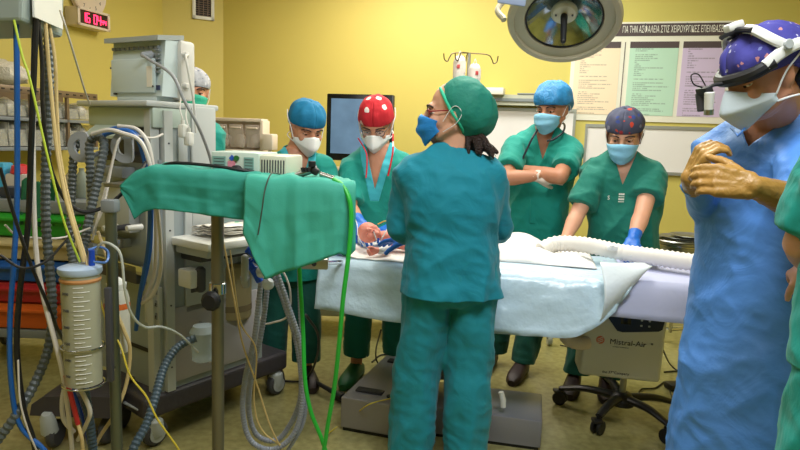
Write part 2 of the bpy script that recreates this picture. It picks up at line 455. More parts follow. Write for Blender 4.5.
def mask_mesh(c, R, s, mat, parent, kind='surgical', drop=0.0):
    c = V(c); s0 = s; s = s * 1.07; c = c + R @ V((0, 0.002, 0.004))
    def fn(u, v):
        x = u * 2 - 1; a = x * 1.32
        if kind == 'surgical':
            top = -0.006 - 0.026 * abs(x) ** 1.5; bot = -0.116 + 0.05 * abs(x) ** 1.8
            z = top + (bot - top) * v; out = 0.106 + 0.020 * math.sin(PI * min(1, v * 1.05)) - 0.016 * v ** 2
            out += 0.0035 * math.sin(v * 15) * (1 - abs(x) ** 3)
            bx = 0.073 - 0.010 * v
            return c + R @ (V((bx * math.sin(a), 0.018 + (out - 0.018) * math.cos(a) ** 0.8, z)) * s)
        top = -0.002 - 0.04 * abs(x) ** 1.3; bot = -0.118 + 0.058 * abs(x) ** 1.4
        z = top + (bot - top) * v
        ridge = (1 - abs(x)) ** 0.8; out = 0.100 + 0.044 * max(0.0, 1 - abs(2 * v - 0.95)) ** 0.8 - 0.012 * v
        bx = 0.071
        return c + R @ (V((bx * x / (1 + 0.12 * (1 - abs(x))), 0.022 + (out - 0.022) * (0.25 * ridge + 0.75 * math.cos(x * 1.5) ** 0.9), z)) * s)
    nm = 'face_mask'
    o = build(MB().grid(fn, 26, 16), nm, mat, parent, ang=50); solid(o, 0.0015, 0)
    for q in (-1, 1):
        mb = MB()
        ex = (q * 0.080, -0.018, 0.018)
        if kind == 'surgical':
            A = V((q * 0.0715, 0.03, -0.034)); B_ = V((q * 0.066, 0.03, -0.068))
            mb.tube([c + R @ (V(p) * s) for p in spl([A, (q * 0.083, 0.0, 0.010), (q * 0.088, -0.02, 0.012), (q * 0.086, -0.032, -0.01), (q * 0.080, -0.012, -0.042), B_], 5)], 0.0012 * s, n=6)
        else:
            A = V((q * 0.0715, 0.03, -0.044)); B_ = V((q * 0.069, 0.03, -0.062))
            mb.tube([c + R @ (V(p) * s) for p in spl([A, (q * 0.082, 0.0, 0.0), (q * 0.090, -0.035, 0.028), (q * 0.084, -0.07, 0.05)], 5)], 0.0025 * s, n=6)
            build(mb, 'head_strap', m_strap, o); mb = MB()
            mb.tube([c + R @ (V(p) * s) for p in spl([B_, (q * 0.076, 0.0, -0.062), (q * 0.070, -0.05, -0.068), (q * 0.03, -0.09, -0.06)], 5)], 0.0025 * s, n=6)
        build(mb, 'head_strap' if kind == 'n95' else 'ear_loop', m_strap, o)
    return o
def hand_prims(mb, wr, d, palm, s=1.0, curl=(0.5, 0.5, 0.5), spread=0.12, thumb=0.6, side=1, fat=1.0, thumb_curl=0.3):
    """wr wrist point, d direction of the hand, palm = palm normal (curl goes towards it), side=+1/-1 where the thumb is"""
    wr = V(wr); d = V(d).normalized(); palm = V(palm); palm = (palm - d * palm.dot(d)).normalized(); x = d.cross(palm).normalized() * side
    def pt(a, b, c_): return wr + (d * a + x * b + palm * c_) * s
    for b, e in ((-0.030, 0.082), (-0.011, 0.088), (0.010, 0.088), (0.030, 0.084)):
        mb.cap_(pt(0.005, b * 0.55, 0), pt(e - 0.004, b, 0), 0.0175 * s * fat, 0.0125 * s * fat)
    mb.cap_(pt(0.02, 0.02, 0.008), pt(0.06, 0.032, 0.008), 0.016 * s, 0.014 * s)
    for k, (b, L) in enumerate(((0.031, 0.068), (0.011, 0.078), (-0.010, 0.073), (-0.030, 0.056))):
        p = pt(0.086, b, 0); ang = 0.0; lat = (b / 0.03) * spread
        cs = curl if isinstance(curl, tuple) else (curl,) * 3
        r = 0.0092 * s * fat * (0.92 if k == 3 else 1)
        for j, fr_ in enumerate((0.46, 0.30, 0.24)):
            ang += cs[j] * (1 + 0.08 * k)
            dv = (d * math.cos(ang) + palm * math.sin(ang) + x * lat * math.cos(ang)).normalized()
            q = p + dv * L * fr_ * s; mb.cap_(p, q, r, r * 0.9, n=10); p = q; r *= 0.9
    p = pt(0.022, 0.026, 0.008); ang = 0.0
    tv = (d * 0.62 + x * thumb + palm * 0.35).normalized()
    for j, (L, r) in enumerate(((0.040, 0.0135), (0.032, 0.0115), (0.026, 0.0102))):
        q = p + tv * L * s; mb.cap_(p, q, r * s * fat, r * 0.88 * s * fat, n=10); p = q
        tv = (tv + (palm * 0.6 + d * 0.35 - x * 0.5) * thumb_curl).normalized()
def glove(parent, mat, wr, d, palm, cuff_from=None, cuff_r=0.036, name='glove', **k):
    mb = MB(); hand_prims(mb, wr, d, palm, fat=1.1, **k)
    if cuff_from is not None:
        mb.cap_(V(cuff_from), V(wr), cuff_r, 0.028)
    co, no, fs = blob(mb, 0.0042, 3, 0.5)
    co = folds(co, no, 0.0012, (40, 40, 30))
    return mesh_obj(name, co, fs, None, mat, parent, ang=None)

TOP = [(0.082, 0.066, 0.060), (0.052, 0.10, 0.072), (0.022, 0.16, 0.088), (-0.03, 0.198, 0.104), (-0.10, 0.192, 0.118), (-0.18, 0.178, 0.124)]
def ring(c, a, b, R, n=28, p=2.3):
    out = []
    for k in range(n):
        t = 2 * PI * k / n; ct, st = math.cos(t), math.sin(t)
        out.append(c + R.col[0] * (a * math.copysign(abs(ct) ** (2 / p), ct)) + R.col[1] * (b * math.copysign(abs(st) ** (2 / p), st)))
    return out
def yawR(f):
    f = V(f); f.z = 0; f.normalize(); r = f.cross(V((0, 0, 1)))
    return Matrix((r, f, V((0, 0, 1)))).transposed()
def torso(mb, S, Pv, R, w=1.0, d=1.0, belly=0.0, lo=None, ease=0.0, hips=(0.17, 0.125), fshift=None):
    """S = point between the shoulders at acromion height, Pv = pelvis centre; lo = list of extra rings (t beyond pelvis, a, b)"""
    S = V(S); Pv = V(Pv); L = (Pv - S); rings = []
    for dz, a, b in TOP:
        t = -dz / L.length if dz < 0 else 0
        c = S + L * t + V((0, 0, dz if dz > 0 else 0)) + (R.col[1] * (0.012 * dz / 0.075) if dz > 0 else V((0, 0, 0)))
        k = ease if dz < 0.02 else ease * 0.2
        rings.append(ring(c, a * w + k, b * d + k, R))
    wa = (0.155 * w, 0.112 * d + belly)
    rings.append(ring(S.lerp(Pv, 0.62) + R.col[1] * belly * 0.6, wa[0] + ease, wa[1] + ease, R))
    rings.append(ring(S.lerp(Pv, 0.82) + R.col[1] * belly * 0.6, (wa[0] + hips[0] * w) / 2 + ease, (wa[1] + hips[1]) / 2 + ease, R))
    rings.append(ring(Pv, hips[0] * w + ease, hips[1] * d + belly * 0.6 + ease, R))
    for t, a, b in (lo or []): rings.append(ring(Pv + L.normalized() * t, a, b, R))
    mb.loft([list(reversed(r)) for r in rings])

def person(name, label, head, face, S, Pv, body, arms, feet, skin=m_skin, top=m_scrub, trous=m_scrub, hs=1.07, w=1.0, d=1.0, belly=0.0,
           hem=0.08, ease=0.018, sleeve=None, vneck=None, trim=None, group='medical staff around the operating table', cat='person', shoe=m_shoe_dk, up=(0, 0, 1), roll=0.0,
           hems=None, legs_r=None, fold=0.010, knee_fwd=0.03, seed=0, face_look=-0.5, brow=m_hair, eye=True, gown=None, hemw=None, longer=0.0, bellyo=0.0):
    R = head_frame(face, up, roll); B = yawR(body); S = V(S); Pv = V(Pv)
    root = thing(name, label, cat, (Pv.x, Pv.y, 0), 0, group)
    root.rotation_euler = (0, 0, 0)
    head = V(head)
    # ---- body: one continuous surface
    mb = MB(); head_prims(mb, head, R, hs)
    nb = S + V((0, 0, 0.03)); nt = head + R @ V((0, -0.022, -0.05)) * hs
    mb.cap_(nb + B.col[1] * -0.005, nt, 0.064, 0.056)
    torso(mb, S - V((0, 0, 0.008)), Pv, B, w * 0.93, d * 0.92, belly * 0.8)
    for a in arms:
        j = [V(q) for q in a['j']]; k = a.get('k', 1.0)
        mb.cap_(j[0], j[1], 0.05 * k, 0.040 * k); m_ = j[1].lerp(j[2], 0.3); mb.cap_(j[1], m_, 0.039 * k, 0.041 * k); mb.cap_(m_, j[2], 0.041 * k, 0.026 * k)
        mb.cap_(S.lerp(j[0], 0.5) - V((0, 0, .012)), j[0], 0.05 * k, 0.048 * k)
        if a.get('bare'): hand_prims(mb, j[2], **a['hand'])
        else: mb.cap_(j[2], j[2] + V(a['hand']['d']).normalized() * 0.03, 0.018, 0.012)
    feet = sorted(feet, key=lambda f_: V(f_['p']).dot(B.col[0])); hipw = 0.09 * w; ank = []
    for q, ft in zip((-1, 1), feet):
        ft = V(ft['p']); hp = Pv + B.col[0] * (q * hipw) - V((0, 0, 0.04)); an = V((ft.x, ft.y, 0.09)); kn = hp.lerp(an, 0.5) + B.col[1] * knee_fwd
        mb.cap_(hp, kn, 0.075, 0.05); mb.cap_(kn, an, 0.048, 0.034); ank.append((hp, kn, an))
    for (hp, kn, an), ft in zip(ank, feet):
        fd = V(ft.get('d', B.col[1])); fd.z = 0; fd.normalize(); mb.cap_(an - V((0, 0, 0.045)) - fd * 0.03, an - V((0, 0, 0.055)) + fd * 0.11, 0.03, 0.024)
    co, no, fs = blob(mb, 0.0065, 3, 0.5); co = sockets(co, head, R, hs)
    mesh_obj('body', co, fs, None, skin, root, ang=None)
    # ---- shoes
    for (hp, kn, an), ft in zip(ank, feet):
        fd = V(ft.get('d', B.col[1])); fd.z = 0; fd.normalize(); rt = fd.cross(V((0, 0, 1))); c0 = V((an.x, an.y, 0)) - fd * 0.07
        rings = []
        for t, wd, h in ((0.0, 0.028, 0.055), (0.03, 0.038, 0.085), (0.09, 0.040, 0.10), (0.14, 0.044, 0.085), (0.20, 0.048, 0.068), (0.25, 0.040, 0.055), (0.275, 0.02, 0.035)):
            rings.append([c0 + fd * t + rt * (wd * math.copysign(abs(math.cos(a)) ** 0.7, math.cos(a))) + V((0, 0, max(0, h * 0.5 + h * 0.5 * math.copysign(abs(math.sin(a)) ** 0.7, math.sin(a))))) for a in [2 * PI * k / 16 for k in range(16)]])
        sh = build(MB().loft(rings), 'shoe', shoe, root)
    # ---- trousers
    if trous is not None:
        mb = MB(); mb.loft([list(reversed(ring(Pv + V((0, 0, z)), a * w, b * d, B))) for z, a, b in ((0.10, 0.15, 0.11), (0.0, 0.172, 0.128), (-0.08, 0.172, 0.125), (-0.12, 0.14, 0.10))])
        lr = legs_r or (0.098, 0.082, 0.078)
        pl = []
        for hp, kn, an in ank:
            e = V((an.x, an.y, 0.0)); mb.cap_(hp, kn, lr[0], lr[1]); mb.cap_(kn, e, lr[1], lr[2]); z = hems if hems is not None else 0.05
            pl.append((kn.lerp(e, 1 - z / max(0.01, kn.z)), V((0, 0, -1)), 0.2))
        co, no, fs = blob(mb, 0.009, 4); co = folds(co, no, fold * 1.2, (8, 8, 2.2), seed + 3, 0.25); co, fs = cut_planes(co, fs, pl)
        t = mesh_obj('trousers', co, fs, None, trous, root, ang=None); solid(t, 0.002)
    # ---- top
    mb = MB(); e = ease
    lo = gown or [(hem * 0.5, 0.178 * w + e, 0.132 * d + e + belly * .5), (hem + 0.03, (hemw or 0.182) * w + e, 0.135 * d + e + belly * .5)]
    torso(mb, S, Pv, B, w, d, belly, lo=lo, ease=e)
    pl = [] 
    if not gown: pl.append((Pv - V((0, 0, hem)), V((0, 0, -1)), 0.28))
    for a in arms:
        j = [V(q) for q in a['j']]; sl = a.get('sl', 0.75); r0, r1 = a.get('sr', (0.066, 0.068))
        mb.cap_(S.lerp(j[0], 0.55) - V((0, 0, 0.005)), j[0], 0.066, r0 * 0.96)
        if sl <= 1.0:
            en = j[0].lerp(j[1], sl); L_ = (en - j[0]).length
            mb.lathe([(r0 * 0.45, -r0 * 0.85), (r0 * 0.85, -r0 * 0.5), (r0, 0), ((r0 + r1) / 2, L_ * 0.5), (r1, L_ - 0.004), (r1 - 0.003, L_)], j[0], j[1] - j[0], 16)
        else:
            en = j[1].lerp(j[2], sl - 1); mb.cap_(j[0], j[1], r0, (r0 + r1) / 2); L_ = (en - j[1]).length; rm = (r0 + r1) / 2
            mb.lathe([(rm * 0.5, -rm * 0.8), (rm, 0), (r1, L_ - 0.004), (r1 - 0.003, L_)], j[1], j[2] - j[1], 16)
    co, no, fs = blob(mb, 0.008, 4); co = folds(co, no, fold, (9, 9, 4), seed)
    co, fs = cut_planes(co, fs, pl)
    Bi = np.array(B.transposed()); s_ = np.array(S)
    if vneck:
        vd, vw, tw = vneck
        kk = vw / (vd + 0.04); bm = bmesh.new(); vv = [bm.verts.new(tuple(c)) for c in co]
        for f in fs:
            try: bm.faces.new([vv[i] for i in f])
            except ValueError: pass
        for q in (-1, 1):
            for off in ((0, tw) if trim else (0,)):
                near = [v for v in bm.verts if (v.co - S).length < 0.34 and (v.co - S).dot(B.col[1]) > -0.02]; st = set(near)
                geo = near + [e for e in bm.edges if e.verts[0] in st and e.verts[1] in st] + [f for f in bm.faces if all(v in st for v in f.verts)]
                bmesh.ops.bisect_plane(bm, geom=geo, plane_co=S + B @ V((q * off, 0, -vd)), plane_no=(B @ V((q, 0, -kk))))
        bm.verts.index_update(); co = np.array([tuple(v.co) for v in bm.verts]); fs = [tuple(v.index for v in f.verts) for f in bm.faces]; bm.free()
        def key(c):
            p = Bi @ (c - s_)
            if p[1] < 0.0: return 'top'
            lim = vw * (p[2] + vd) / (vd + 0.04)
            if p[2] > -vd and abs(p[0]) < lim: return None
            if trim and p[2] > -vd - tw * 1.6 and abs(p[0]) < lim + tw and p[2] < 0.09: return 'trim'
            return 'top'
        dct = split(co, fs, key)
    else: dct = {'top': (co, fs)}
    t = mesh_obj('gown' if gown else 'scrub_top', dct['top'][0], dct['top'][1], None, top, root, ang=None); solid(t, 0.003)
    if 'trim' in dct: q = mesh_obj('collar', dct['trim'][0], dct['trim'][1], None, trim, root, ang=None); solid(q, 0.003)
    # ---- gloves
    for a in arms:
        if a.get('glove'):
            j = [V(q) for q in a['j']]; dd = (j[1] - j[2]).normalized()
            glove(root, a['glove'], j[2], cuff_from=j[2] + dd * a.get('cuff', 0.05), cuff_r=a.get('cr', 0.034), **a['hand'])
    if eye: eyes(head, R, hs, root, face_look, brow, skin)
    return root, R, B

def hz(y, x, Y): return P(x, y, Y)

# --- woman in the foreground, seen from behind
Hd = P(453, 113, 2.45)
S_ = P(450, 164, 2.46); Pv_ = P(452, 272, 2.45)
fg, R, B = person('person', 'woman in teal scrubs seen from behind, green mesh hair cap and red glasses', Hd, (-1.0, 0.10, -0.04), S_, Pv_, (-0.12, 1, 0),
    [dict(j=[P(411, 176, 2.46), P(403, 226, 2.50), P(411, 240, 2.72)], sl=1.25, sr=(0.068, 0.066), glove=m_glove, hand=dict(d=(-0.75, 0.45, -0.12), palm=(0, -0.2, -1), side=1, curl=(0.12, 0.25, 0.2), spread=.04, thumb=.3)),
     dict(j=[P(489, 175, 2.46), P(499, 226, 2.56), P(470, 246, 2.75)], sl=1.25, sr=(0.068, 0.064), glove=m_glove, hand=dict(d=(-0.8, 0.4, -0.2), palm=(0, 0, -1), side=-1, curl=(0.4, 0.5, 0.5)))],
    [dict(p=(0.075, 2.43, 0)), dict(p=(0.31, 2.40, 0))], skin=m_skin, top=m_scrub_blue, trous=m_trous, w=1.04, hem=0.085, legs_r=(0.105, 0.098, 0.092), seed=11, fold=0.013, hemw=0.185, up=(0, 0, 1))
m_net = M('green_mesh_net', (20, 132, 114), 0.7, bump=(40, 0.3), alpha=0.86)
co, no, fs = blob(MB().ell(Hd + R @ V((0, -0.024, 0.034)), (0.084, 0.100, 0.094), R), 0.006, 1)
mesh_obj('hair', co, fs, None, m_hair, fg, ang=None)
m_netband = M('green_elastic', (40, 190, 150), 0.7)
Rc = R @ Matrix.Rotation(0.72, 3, 'X')   # cap sits tilted back
cap_mesh(Hd + R @ V((0, -0.012, 0.004)), Rc, 1.07, m_net, fg, 'mesh_hair_cap', puff=0.014, front=0.026, side=-0.016, back=-0.044, backpuff=0.014, seed=2, wr=0.003)
def cap_rim(c, R, front, side, back, r, puff=0.012, backpuff=0):
    out = []
    for k in range(40):
        a = 2 * PI * k / 40; ca, sa = math.cos(a), math.sin(a); rim = side + (front - side) * max(0, ca) ** 1.3 + (back - side) * max(0, -ca) ** 1.3
        zr = (rim - 0.030) / 0.092; t = math.acos(max(-.9, min(.9, zr))); out.append(V(c) + R @ (V(((0.079 + puff) * math.sin(t) * sa, -0.015 + (0.098 + puff) * math.sin(t) * ca, rim)) * 1.07))
    return MB().tube(out, r, n=8, closed=True)
build(cap_rim(Hd + R @ V((0, -0.012, 0.004)), Rc, 0.026, -0.018, -0.047, 0.0065, 0.016), 'elastic_band', m_netband, fg)
mask_mesh(Hd, R, 1.07, m_maskb2, fg)
mb = MB()
for k in range(46):                                        # pony tail
    a = random.uniform(-1, 1); b = random.uniform(-1, 1); q = random.uniform(-1, 1)
    p0 = Hd + R @ V((0.03 * a, -0.055 + 0.01 * b, -0.052))
    p1 = Hd + R @ V((0.045 * a, -0.085 + 0.04 * b, -0.105)); p2 = Hd + R @ V((0.05 * a, -0.115 + 0.06 * b - 0.02 * q, -0.150 + 0.014 * q - .02 * abs(b)))
    mb.tube(spl([p0, p1, p2], 4), [0.011, 0.012, 0.012, 0.011, 0.011, 0.010, 0.008, 0.006, 0.002][:9], n=6)
co, no, fs = blob(mb, 0.005, 1); co = folds(co, no, 0.004, (60, 60, 12), 3)
mesh_obj('hair', co, fs, None, m_hair, fg, ang=None)
m_redframe = M('glasses_red', (150, 20, 40), 0.3, coat=0.5); m_lens = M('lens', (240, 240, 240), 0.05, alpha=0.15)
def glasses(c, R, mat, parent, s=1.0):
    g = MB()
    for q in (-1, 1):
        pts = [c + R @ (V((q * 0.034 + 0.026 * math.copysign(abs(math.cos(a)) ** 0.8, math.cos(a)), 0.098 - 0.009 * abs(math.cos(a)) * (1 if q * math.cos(a) > 0 else 0), -0.002 + 0.017 * math.copysign(abs(math.sin(a)) ** 0.8, math.sin(a)))) * s) for a in [2 * PI * k / 20 for k in range(20)]]
        g.tube(pts, 0.0022, n=6, closed=True)
        g.tube([c + R @ (V(p) * s) for p in ((q * 0.060, 0.090, 0.004), (q * 0.078, 0.04, 0.006), (q * 0.081, -0.012, 0.008), (q * 0.078, -0.03, -0.012))], 0.0022, n=6)
    g.tube([c + R @ (V(p) * s) for p in spl([(-0.009, 0.099, 0.0), (0, 0.104, 0.003), (0.009, 0.099, 0.0)], 4)], 0.0022, n=6)
    o = build(g, 'glasses', mat, parent)
    for q in (-1, 1):
        build(MB().prism([c + R @ (V((q * 0.034 + 0.025 * math.cos(a), 0.096, -0.002 + 0.016 * math.sin(a))) * s) for a in [2 * PI * k / 16 for k in range(16)]], R @ V((0, 0.001, 0))), 'lens', m_lens, o)
glasses(Hd, R, m_redframe, fg)

# --- woman with the blue cap at the left of the table
H2 = P(307, 127, 3.38)
m_capblue = M('cap_petrol_blue', (0, 112, 158), 0.8, bump=(14, 0.3, 1))
p2_, R, B = person('person', 'woman in petrol blue cloth cap and white respirator looking down at the baby', H2, (0.42, -0.72, -0.42), P(296, 161, 3.42), P(290, 262, 3.45), (0.35, -1, 0),
    [dict(j=[P(266, 171, 3.40), P(258, 215, 3.30), P(285, 240, 3.15)], sl=0.8, glove=m_glove, hand=dict(d=(0.8, -0.2, -0.3), palm=(0, 0, -1), side=-1)),
     dict(j=[P(324, 167, 3.36), P(330, 205, 3.30), P(335, 232, 3.16)], sl=0.8, glove=m_glove, hand=dict(d=(0.4, -0.6, -0.3), palm=(0, 0, -1), side=1))],
    [dict(p=(-0.70, 3.42, 0)), dict(p=(-0.50, 3.36, 0))], skin=m_skin_warm, top=m_scrub, trous=m_trous_dk, w=0.92, vneck=(0.15, 0.055, 0.034), trim=m_trim, legs_r=(0.092, 0.08, 0.078), seed=21, hems=0.12)
cap_mesh(H2, R, 1.07, m_capblue, p2_, puff=0.012, front=0.036, side=0.02, back=-0.05, seed=5, backpuff=0.02)
build(MB().ell(H2 + R @ V((-0.03, -0.115, -0.03)), (0.022, 0.016, 0.026), R).cap_(H2 + R @ V((-0.03, -0.115, -0.03)), H2 + R @ V((-0.05, -0.12, -0.07)), 0.01, 0.006), 'cap_knot', m_capblue, p2_)
mask_mesh(H2, R, 1.07, m_n95, p2_, 'n95')

# --- woman with the red cap
H3 = P(376, 124, 3.42)
m_capred = M_spots('cap_red_print', (196, 26, 42), [(236, 226, 222), (228, 190, 186)], 13, 0.21)
p3_, R, B = person('person', 'woman in red patterned cap and white respirator handling the baby with blue gloves', H3, (-0.10, -0.80, -0.50), P(379, 157, 3.46), P(377, 262, 3.50), (-0.10, -1, 0),
    [dict(j=[P(351, 168, 3.42), P(350, 208, 3.30), P(360, 223, 3.12)], sl=0.85, sr=(0.066, 0.07), glove=m_glove, hand=dict(d=(0.35, -0.75, -0.45), palm=(0.2, 0, -1), side=-1, curl=(0.1, 0.2, 0.2), spread=.05, thumb=.3)),
     dict(j=[P(406, 168, 3.42), P(408, 208, 3.30), P(394, 226, 3.16)], sl=0.85, sr=(0.066, 0.07), glove=m_glove, hand=dict(d=(-0.55, -0.7, -0.2), palm=(0, 0, -1), side=1, curl=(0.1, 0.2, 0.2), spread=.05, thumb=.3))],
    [dict(p=(-0.22, 3.42, 0), d=(-0.3, -1, 0)), dict(p=(0.02, 3.5, 0))], skin=m_skin_warm, top=m_scrub, trous=m_scrub_dark, w=0.96, vneck=(0.17, 0.055, 0.04), trim=m_trim, legs_r=(0.088, 0.076, 0.074), seed=31, shoe=m_shoe_gr, hems=0.14)
cap_mesh(H3, R, 1.07, m_capred, p3_, puff=0.010, front=0.034, side=0.022, back=-0.05, seed=8, crown=0.022)
mask_mesh(H3, R, 1.07, m_n95, p3_, 'n95')
glasses(H3, R, M('glasses_thin', (90, 80, 76), 0.4), p3_)
for q, pts in ((-1, [(358, 138, 3.38), (366, 152, 3.32), (367, 165, 3.30), (366, 178, 3.29)]), (1, [(393, 134, 3.38), (393, 150, 3.31), (391, 162, 3.29), (388, 176, 3.28)])):
    t = MB().tube([P(*p) for p in [spl([V(a) for a in pts], 5)[k] for k in range(len(spl([V(a) for a in pts], 5)))]], 0.0045, n=8, flat=0.5)
    build(t, 'cap_tie', m_capred, p3_)

# --- man with crossed arms
H4 = P(552, 109, 3.65)
m_bouf = M('bouffant_blue', (40, 130, 190), 0.5, bump=(30, 0.5, 1.5), alpha=0.96)
mY = 3.68
p4_, R, B = person('person', 'man in green scrubs with crossed arms, blue disposable cap and stethoscope', H4, (-0.62, -0.74, -0.22), P(545, 139, 3.72), P(534, 240, 3.74), (-0.28, -1, 0),
    [dict(j=[P(571, 152, 3.66), P(560, 177, 3.42), P(514, 169, 3.60)], k=1.1, sl=0.75, sr=(0.075, 0.082), glove=m_glove_w, cuff=0.02, hand=dict(d=(-0.5, 0.3, -0.2), palm=(0.2, 0.6, -0.2), side=1)),
     dict(j=[P(516, 148, 3.70), P(506, 178, 3.50), P(537, 176, 3.46)], k=1.1, sl=0.75, sr=(0.075, 0.080), glove=m_glove_w, hand=dict(d=(1, 0.02, -0.02), palm=(0.05, 1, -0.25), side=-1, curl=(0.15, 0.25, 0.2), spread=0.06, thumb=.3))],
    [dict(p=(0.60, 3.72, 0), d=(-0.4, -1, 0)), dict(p=(0.76, 3.56, 0), d=(-0.5, -1, 0))], skin=m_skin_tan, top=m_scrub, trous=m_trous_dk, w=1.02, belly=0.02, vneck=(0.12, 0.05, 0.02), seed=41, hem=0.10, hems=0.09, fold=0.011)
cap_mesh(H4, R, 1.07, m_bouf, p4_, 'disposable_cap', puff=0.022, front=0.036, side=0.022, back=-0.03, seed=12, wr=0.006, crown=0.02)
mask_mesh(H4, R, 1.07, m_maskb, p4_)
m_steth = M('stethoscope_tube', (18, 24, 44), 0.4)
st = MB(); st.tube(spl([P(519, 173, 3.555), P(521, 163, 3.555), P(528, 147, 3.57), P(536, 132, 3.60), P(545, 124, 3.72), P(555, 122, 3.80), P(564, 124, 3.72), P(563, 132, 3.60), P(554, 139, 3.58), P(547, 141, 3.58)], 6), 0.006, n=8)
so = build(st, 'stethoscope', m_steth); tag(so, 'dark stethoscope hanging round the neck of the man with crossed arms', 'stethoscope')
build(MB().cyl(P(519, 172, 3.54), P(521, 178, 3.53), 0.016, 0.02, n=14), 'chest_piece', m_dgrey, so)
pk = MB().grid(lambda u, v: P(530 + 17 * u, 199 + 24 * v, 3.585 + 0.005 * math.sin(u * PI)), 8, 6, 0.004)
build(pk, 'pocket', m_scrub, p4_)

# --- woman with dark patterned cap
H5 = P(624, 134, 3.32)
m_capdk = M_spots('cap_dark_floral', (62, 66, 92), [(190, 60, 40), (40, 60, 130), (120, 120, 140), (150, 40, 50)], 26, 0.30)
p5_, R, B = person('person', 'woman in deep green scrubs and dark floral cap leaning on the table', H5, (-0.35, -0.80, -0.40), P(623, 165, 3.38), P(622, 264, 3.42), (-0.30, -1, 0),
    [dict(j=[P(652, 176, 3.32), P(642, 214, 3.16), P(633, 240, 3.04)], k=1.05, sl=0.62, sr=(0.078, 0.088), glove=m_glove, cuff=0.05, hand=dict(d=(-0.35, -0.6, -0.45), palm=(0, 0.1, -1), side=1)),
     dict(j=[P(594, 178, 3.36), P(577, 215, 3.30), P(566, 238, 3.22)], k=1.05, sl=0.75, sr=(0.074, 0.08), bare=True, hand=dict(d=(-0.2, -0.5, -0.4), palm=(0, 0.1, -1), side=-1))],
    [dict(p=(1.03, 3.40, 0), d=(-0.4, -1, 0)), dict(p=(1.20, 3.36, 0), d=(-0.3, -1, 0))], skin=m_skin, top=m_scrub_dark, trous=m_trous_dk, w=1.08, belly=0.025, vneck=(0.10, 0.05, 0.02), seed=51, hem=0.10, hems=0.1, fold=0.011)
cap_mesh(H5, R, 1.07, m_capdk, p5_, puff=0.012, front=0.036, side=0.022, back=-0.045, seed=15, crown=0.005)
mask_mesh(H5, R, 1.07, m_maskb, p5_)
m_aub = M('hair_auburn', (110, 60, 34), 0.5, bump=(160, .5))
for q in (-1, 1):
    hr = MB()
    for k in range(4):
        hr.tube([H5 + R @ V(p) for p in spl([(q * 0.078, 0.02 - 0.016 * k, 0.02), (q * (0.084 + 0.002 * k), 0.01 - 0.02 * k, -0.02), (q * 0.08, -0.01 - 0.02 * k, -0.055)], 4)], 0.006, n=6)
    build(hr, 'hair', m_aub, p5_)
bt = face_M(P(619, 198, 3.195), V((1, 0.2, 0)), V((0, 0, 1)))
text('S', 'badge_letter', m_white, p5_, bt @ Matrix.Translation((-0.062, 0.0, 0.006)), 0.03)

em = MB()
for kx in range(3):
    for kz in range(4):
        em.box((bt @ Matrix.Translation((0.0 + 0.011 * kx, 0.020 - 0.013 * kz, 0.004))).translation, (0.0085, 0.003, 0.004 if kz % 2 else 0.009))
build(em, 'printed_emblem', m_white, p5_)
# --- person half hidden behind the patient monitor
H6 = P(193, 92, 3.74)
m_capgrey = M_spots('cap_grey_print', (176, 178, 186), [(110, 118, 140), (214, 214, 218)], 40, 0.28)
m_maskg = M('mask_green', (40, 170, 140), 0.7, bump=(18, 0.3, 1))
p6_, R, B = person('person', 'person in grey printed cap and green mask half hidden behind the patient monitor', H6, (0.35, -0.9, -0.12), P(190, 127, 3.78), P(190, 240, 3.80), (0.2, -1, 0),
    [dict(j=[P(167, 138, 3.78), P(160, 190, 3.76), P(170, 230, 3.70)], sl=0.8, bare=True, hand=dict(d=(0.1, -0.2, -1), palm=(0, 1, 0), side=1)),
     dict(j=[P(209, 138, 3.78), P(216, 192, 3.76), P(214, 232, 3.72)], sl=0.85, bare=True, hand=dict(d=(0, -0.2, -1), palm=(0, 1, 0), side=-1))],
    [dict(p=(-1.33, 3.8, 0)), dict(p=(-1.15, 3.8, 0))], skin=m_skin_warm, top=m_scrub, trous=m_scrub_dark, seed=61)
cap_mesh(H6, R, 1.07, m_capgrey, p6_, puff=0.012, front=0.036, side=0.022, back=-0.045, seed=25)
mask_mesh(H6, R, 1.07, m_maskg, p6_)

# --- surgeon in the blue gown
H7 = P(764, 76, 1.72)
m_gown = M('gown_blue', (84, 142, 222), 0.55, bump=(7, 0.45, 1.4), weave=(120, 0.04))
m_cappur = M_spots('cap_purple_print', (58, 56, 140), [(190, 190, 214), (190, 130, 130), (120, 130, 190)], 38, 0.2)
p7_, R, B = person('person', 'surgeon in blue gown with headlight, purple printed cap and brown gloves', H7, (-0.97, -0.10, -0.42), P(774, 136, 1.88), P(758, 318, 1.86), (-0.82, -0.58, 0),
    [dict(j=[P(735, 160, 2.02), P(712, 210, 1.96), P(691, 178, 1.76)], k=1.05, sl=1.86, sr=(0.074, 0.046), glove=m_glove_b, cuff=0.06, cr=0.037, hand=dict(d=(0.1, -0.4, 0.8), palm=(1, -0.1, 0), side=-1, curl=(0.7, 0.8, 0.6), spread=0.02)),
     dict(j=[P(806, 160, 1.72), P(812, 208, 1.55), P(752, 186, 1.50)], k=1.05, sl=1.35, sr=(0.080, 0.058), glove=m_glove_b, cuff=0.11, cr=0.042, hand=dict(d=(-1, 0.2, 0.13), palm=(0.1, 0.9, -0.3), side=-1, curl=(0.45, 0.6, 0.5), spread=0.02))],
    [dict(p=(1.02, 1.95, 0)), dict(p=(1.12, 1.72, 0))], skin=m_skin_warm, top=m_gown, trous=m_scrub_dark, w=1.04, d=1.05, gown=[(0.15, 0.21, 0.19), (0.4, 0.225, 0.205), (0.62, 0.235, 0.215)], ease=0.03, vneck=(0.035, 0.06, 0.02), seed=71, hs=1.0, fold=0.010, brow=m_hair_black)
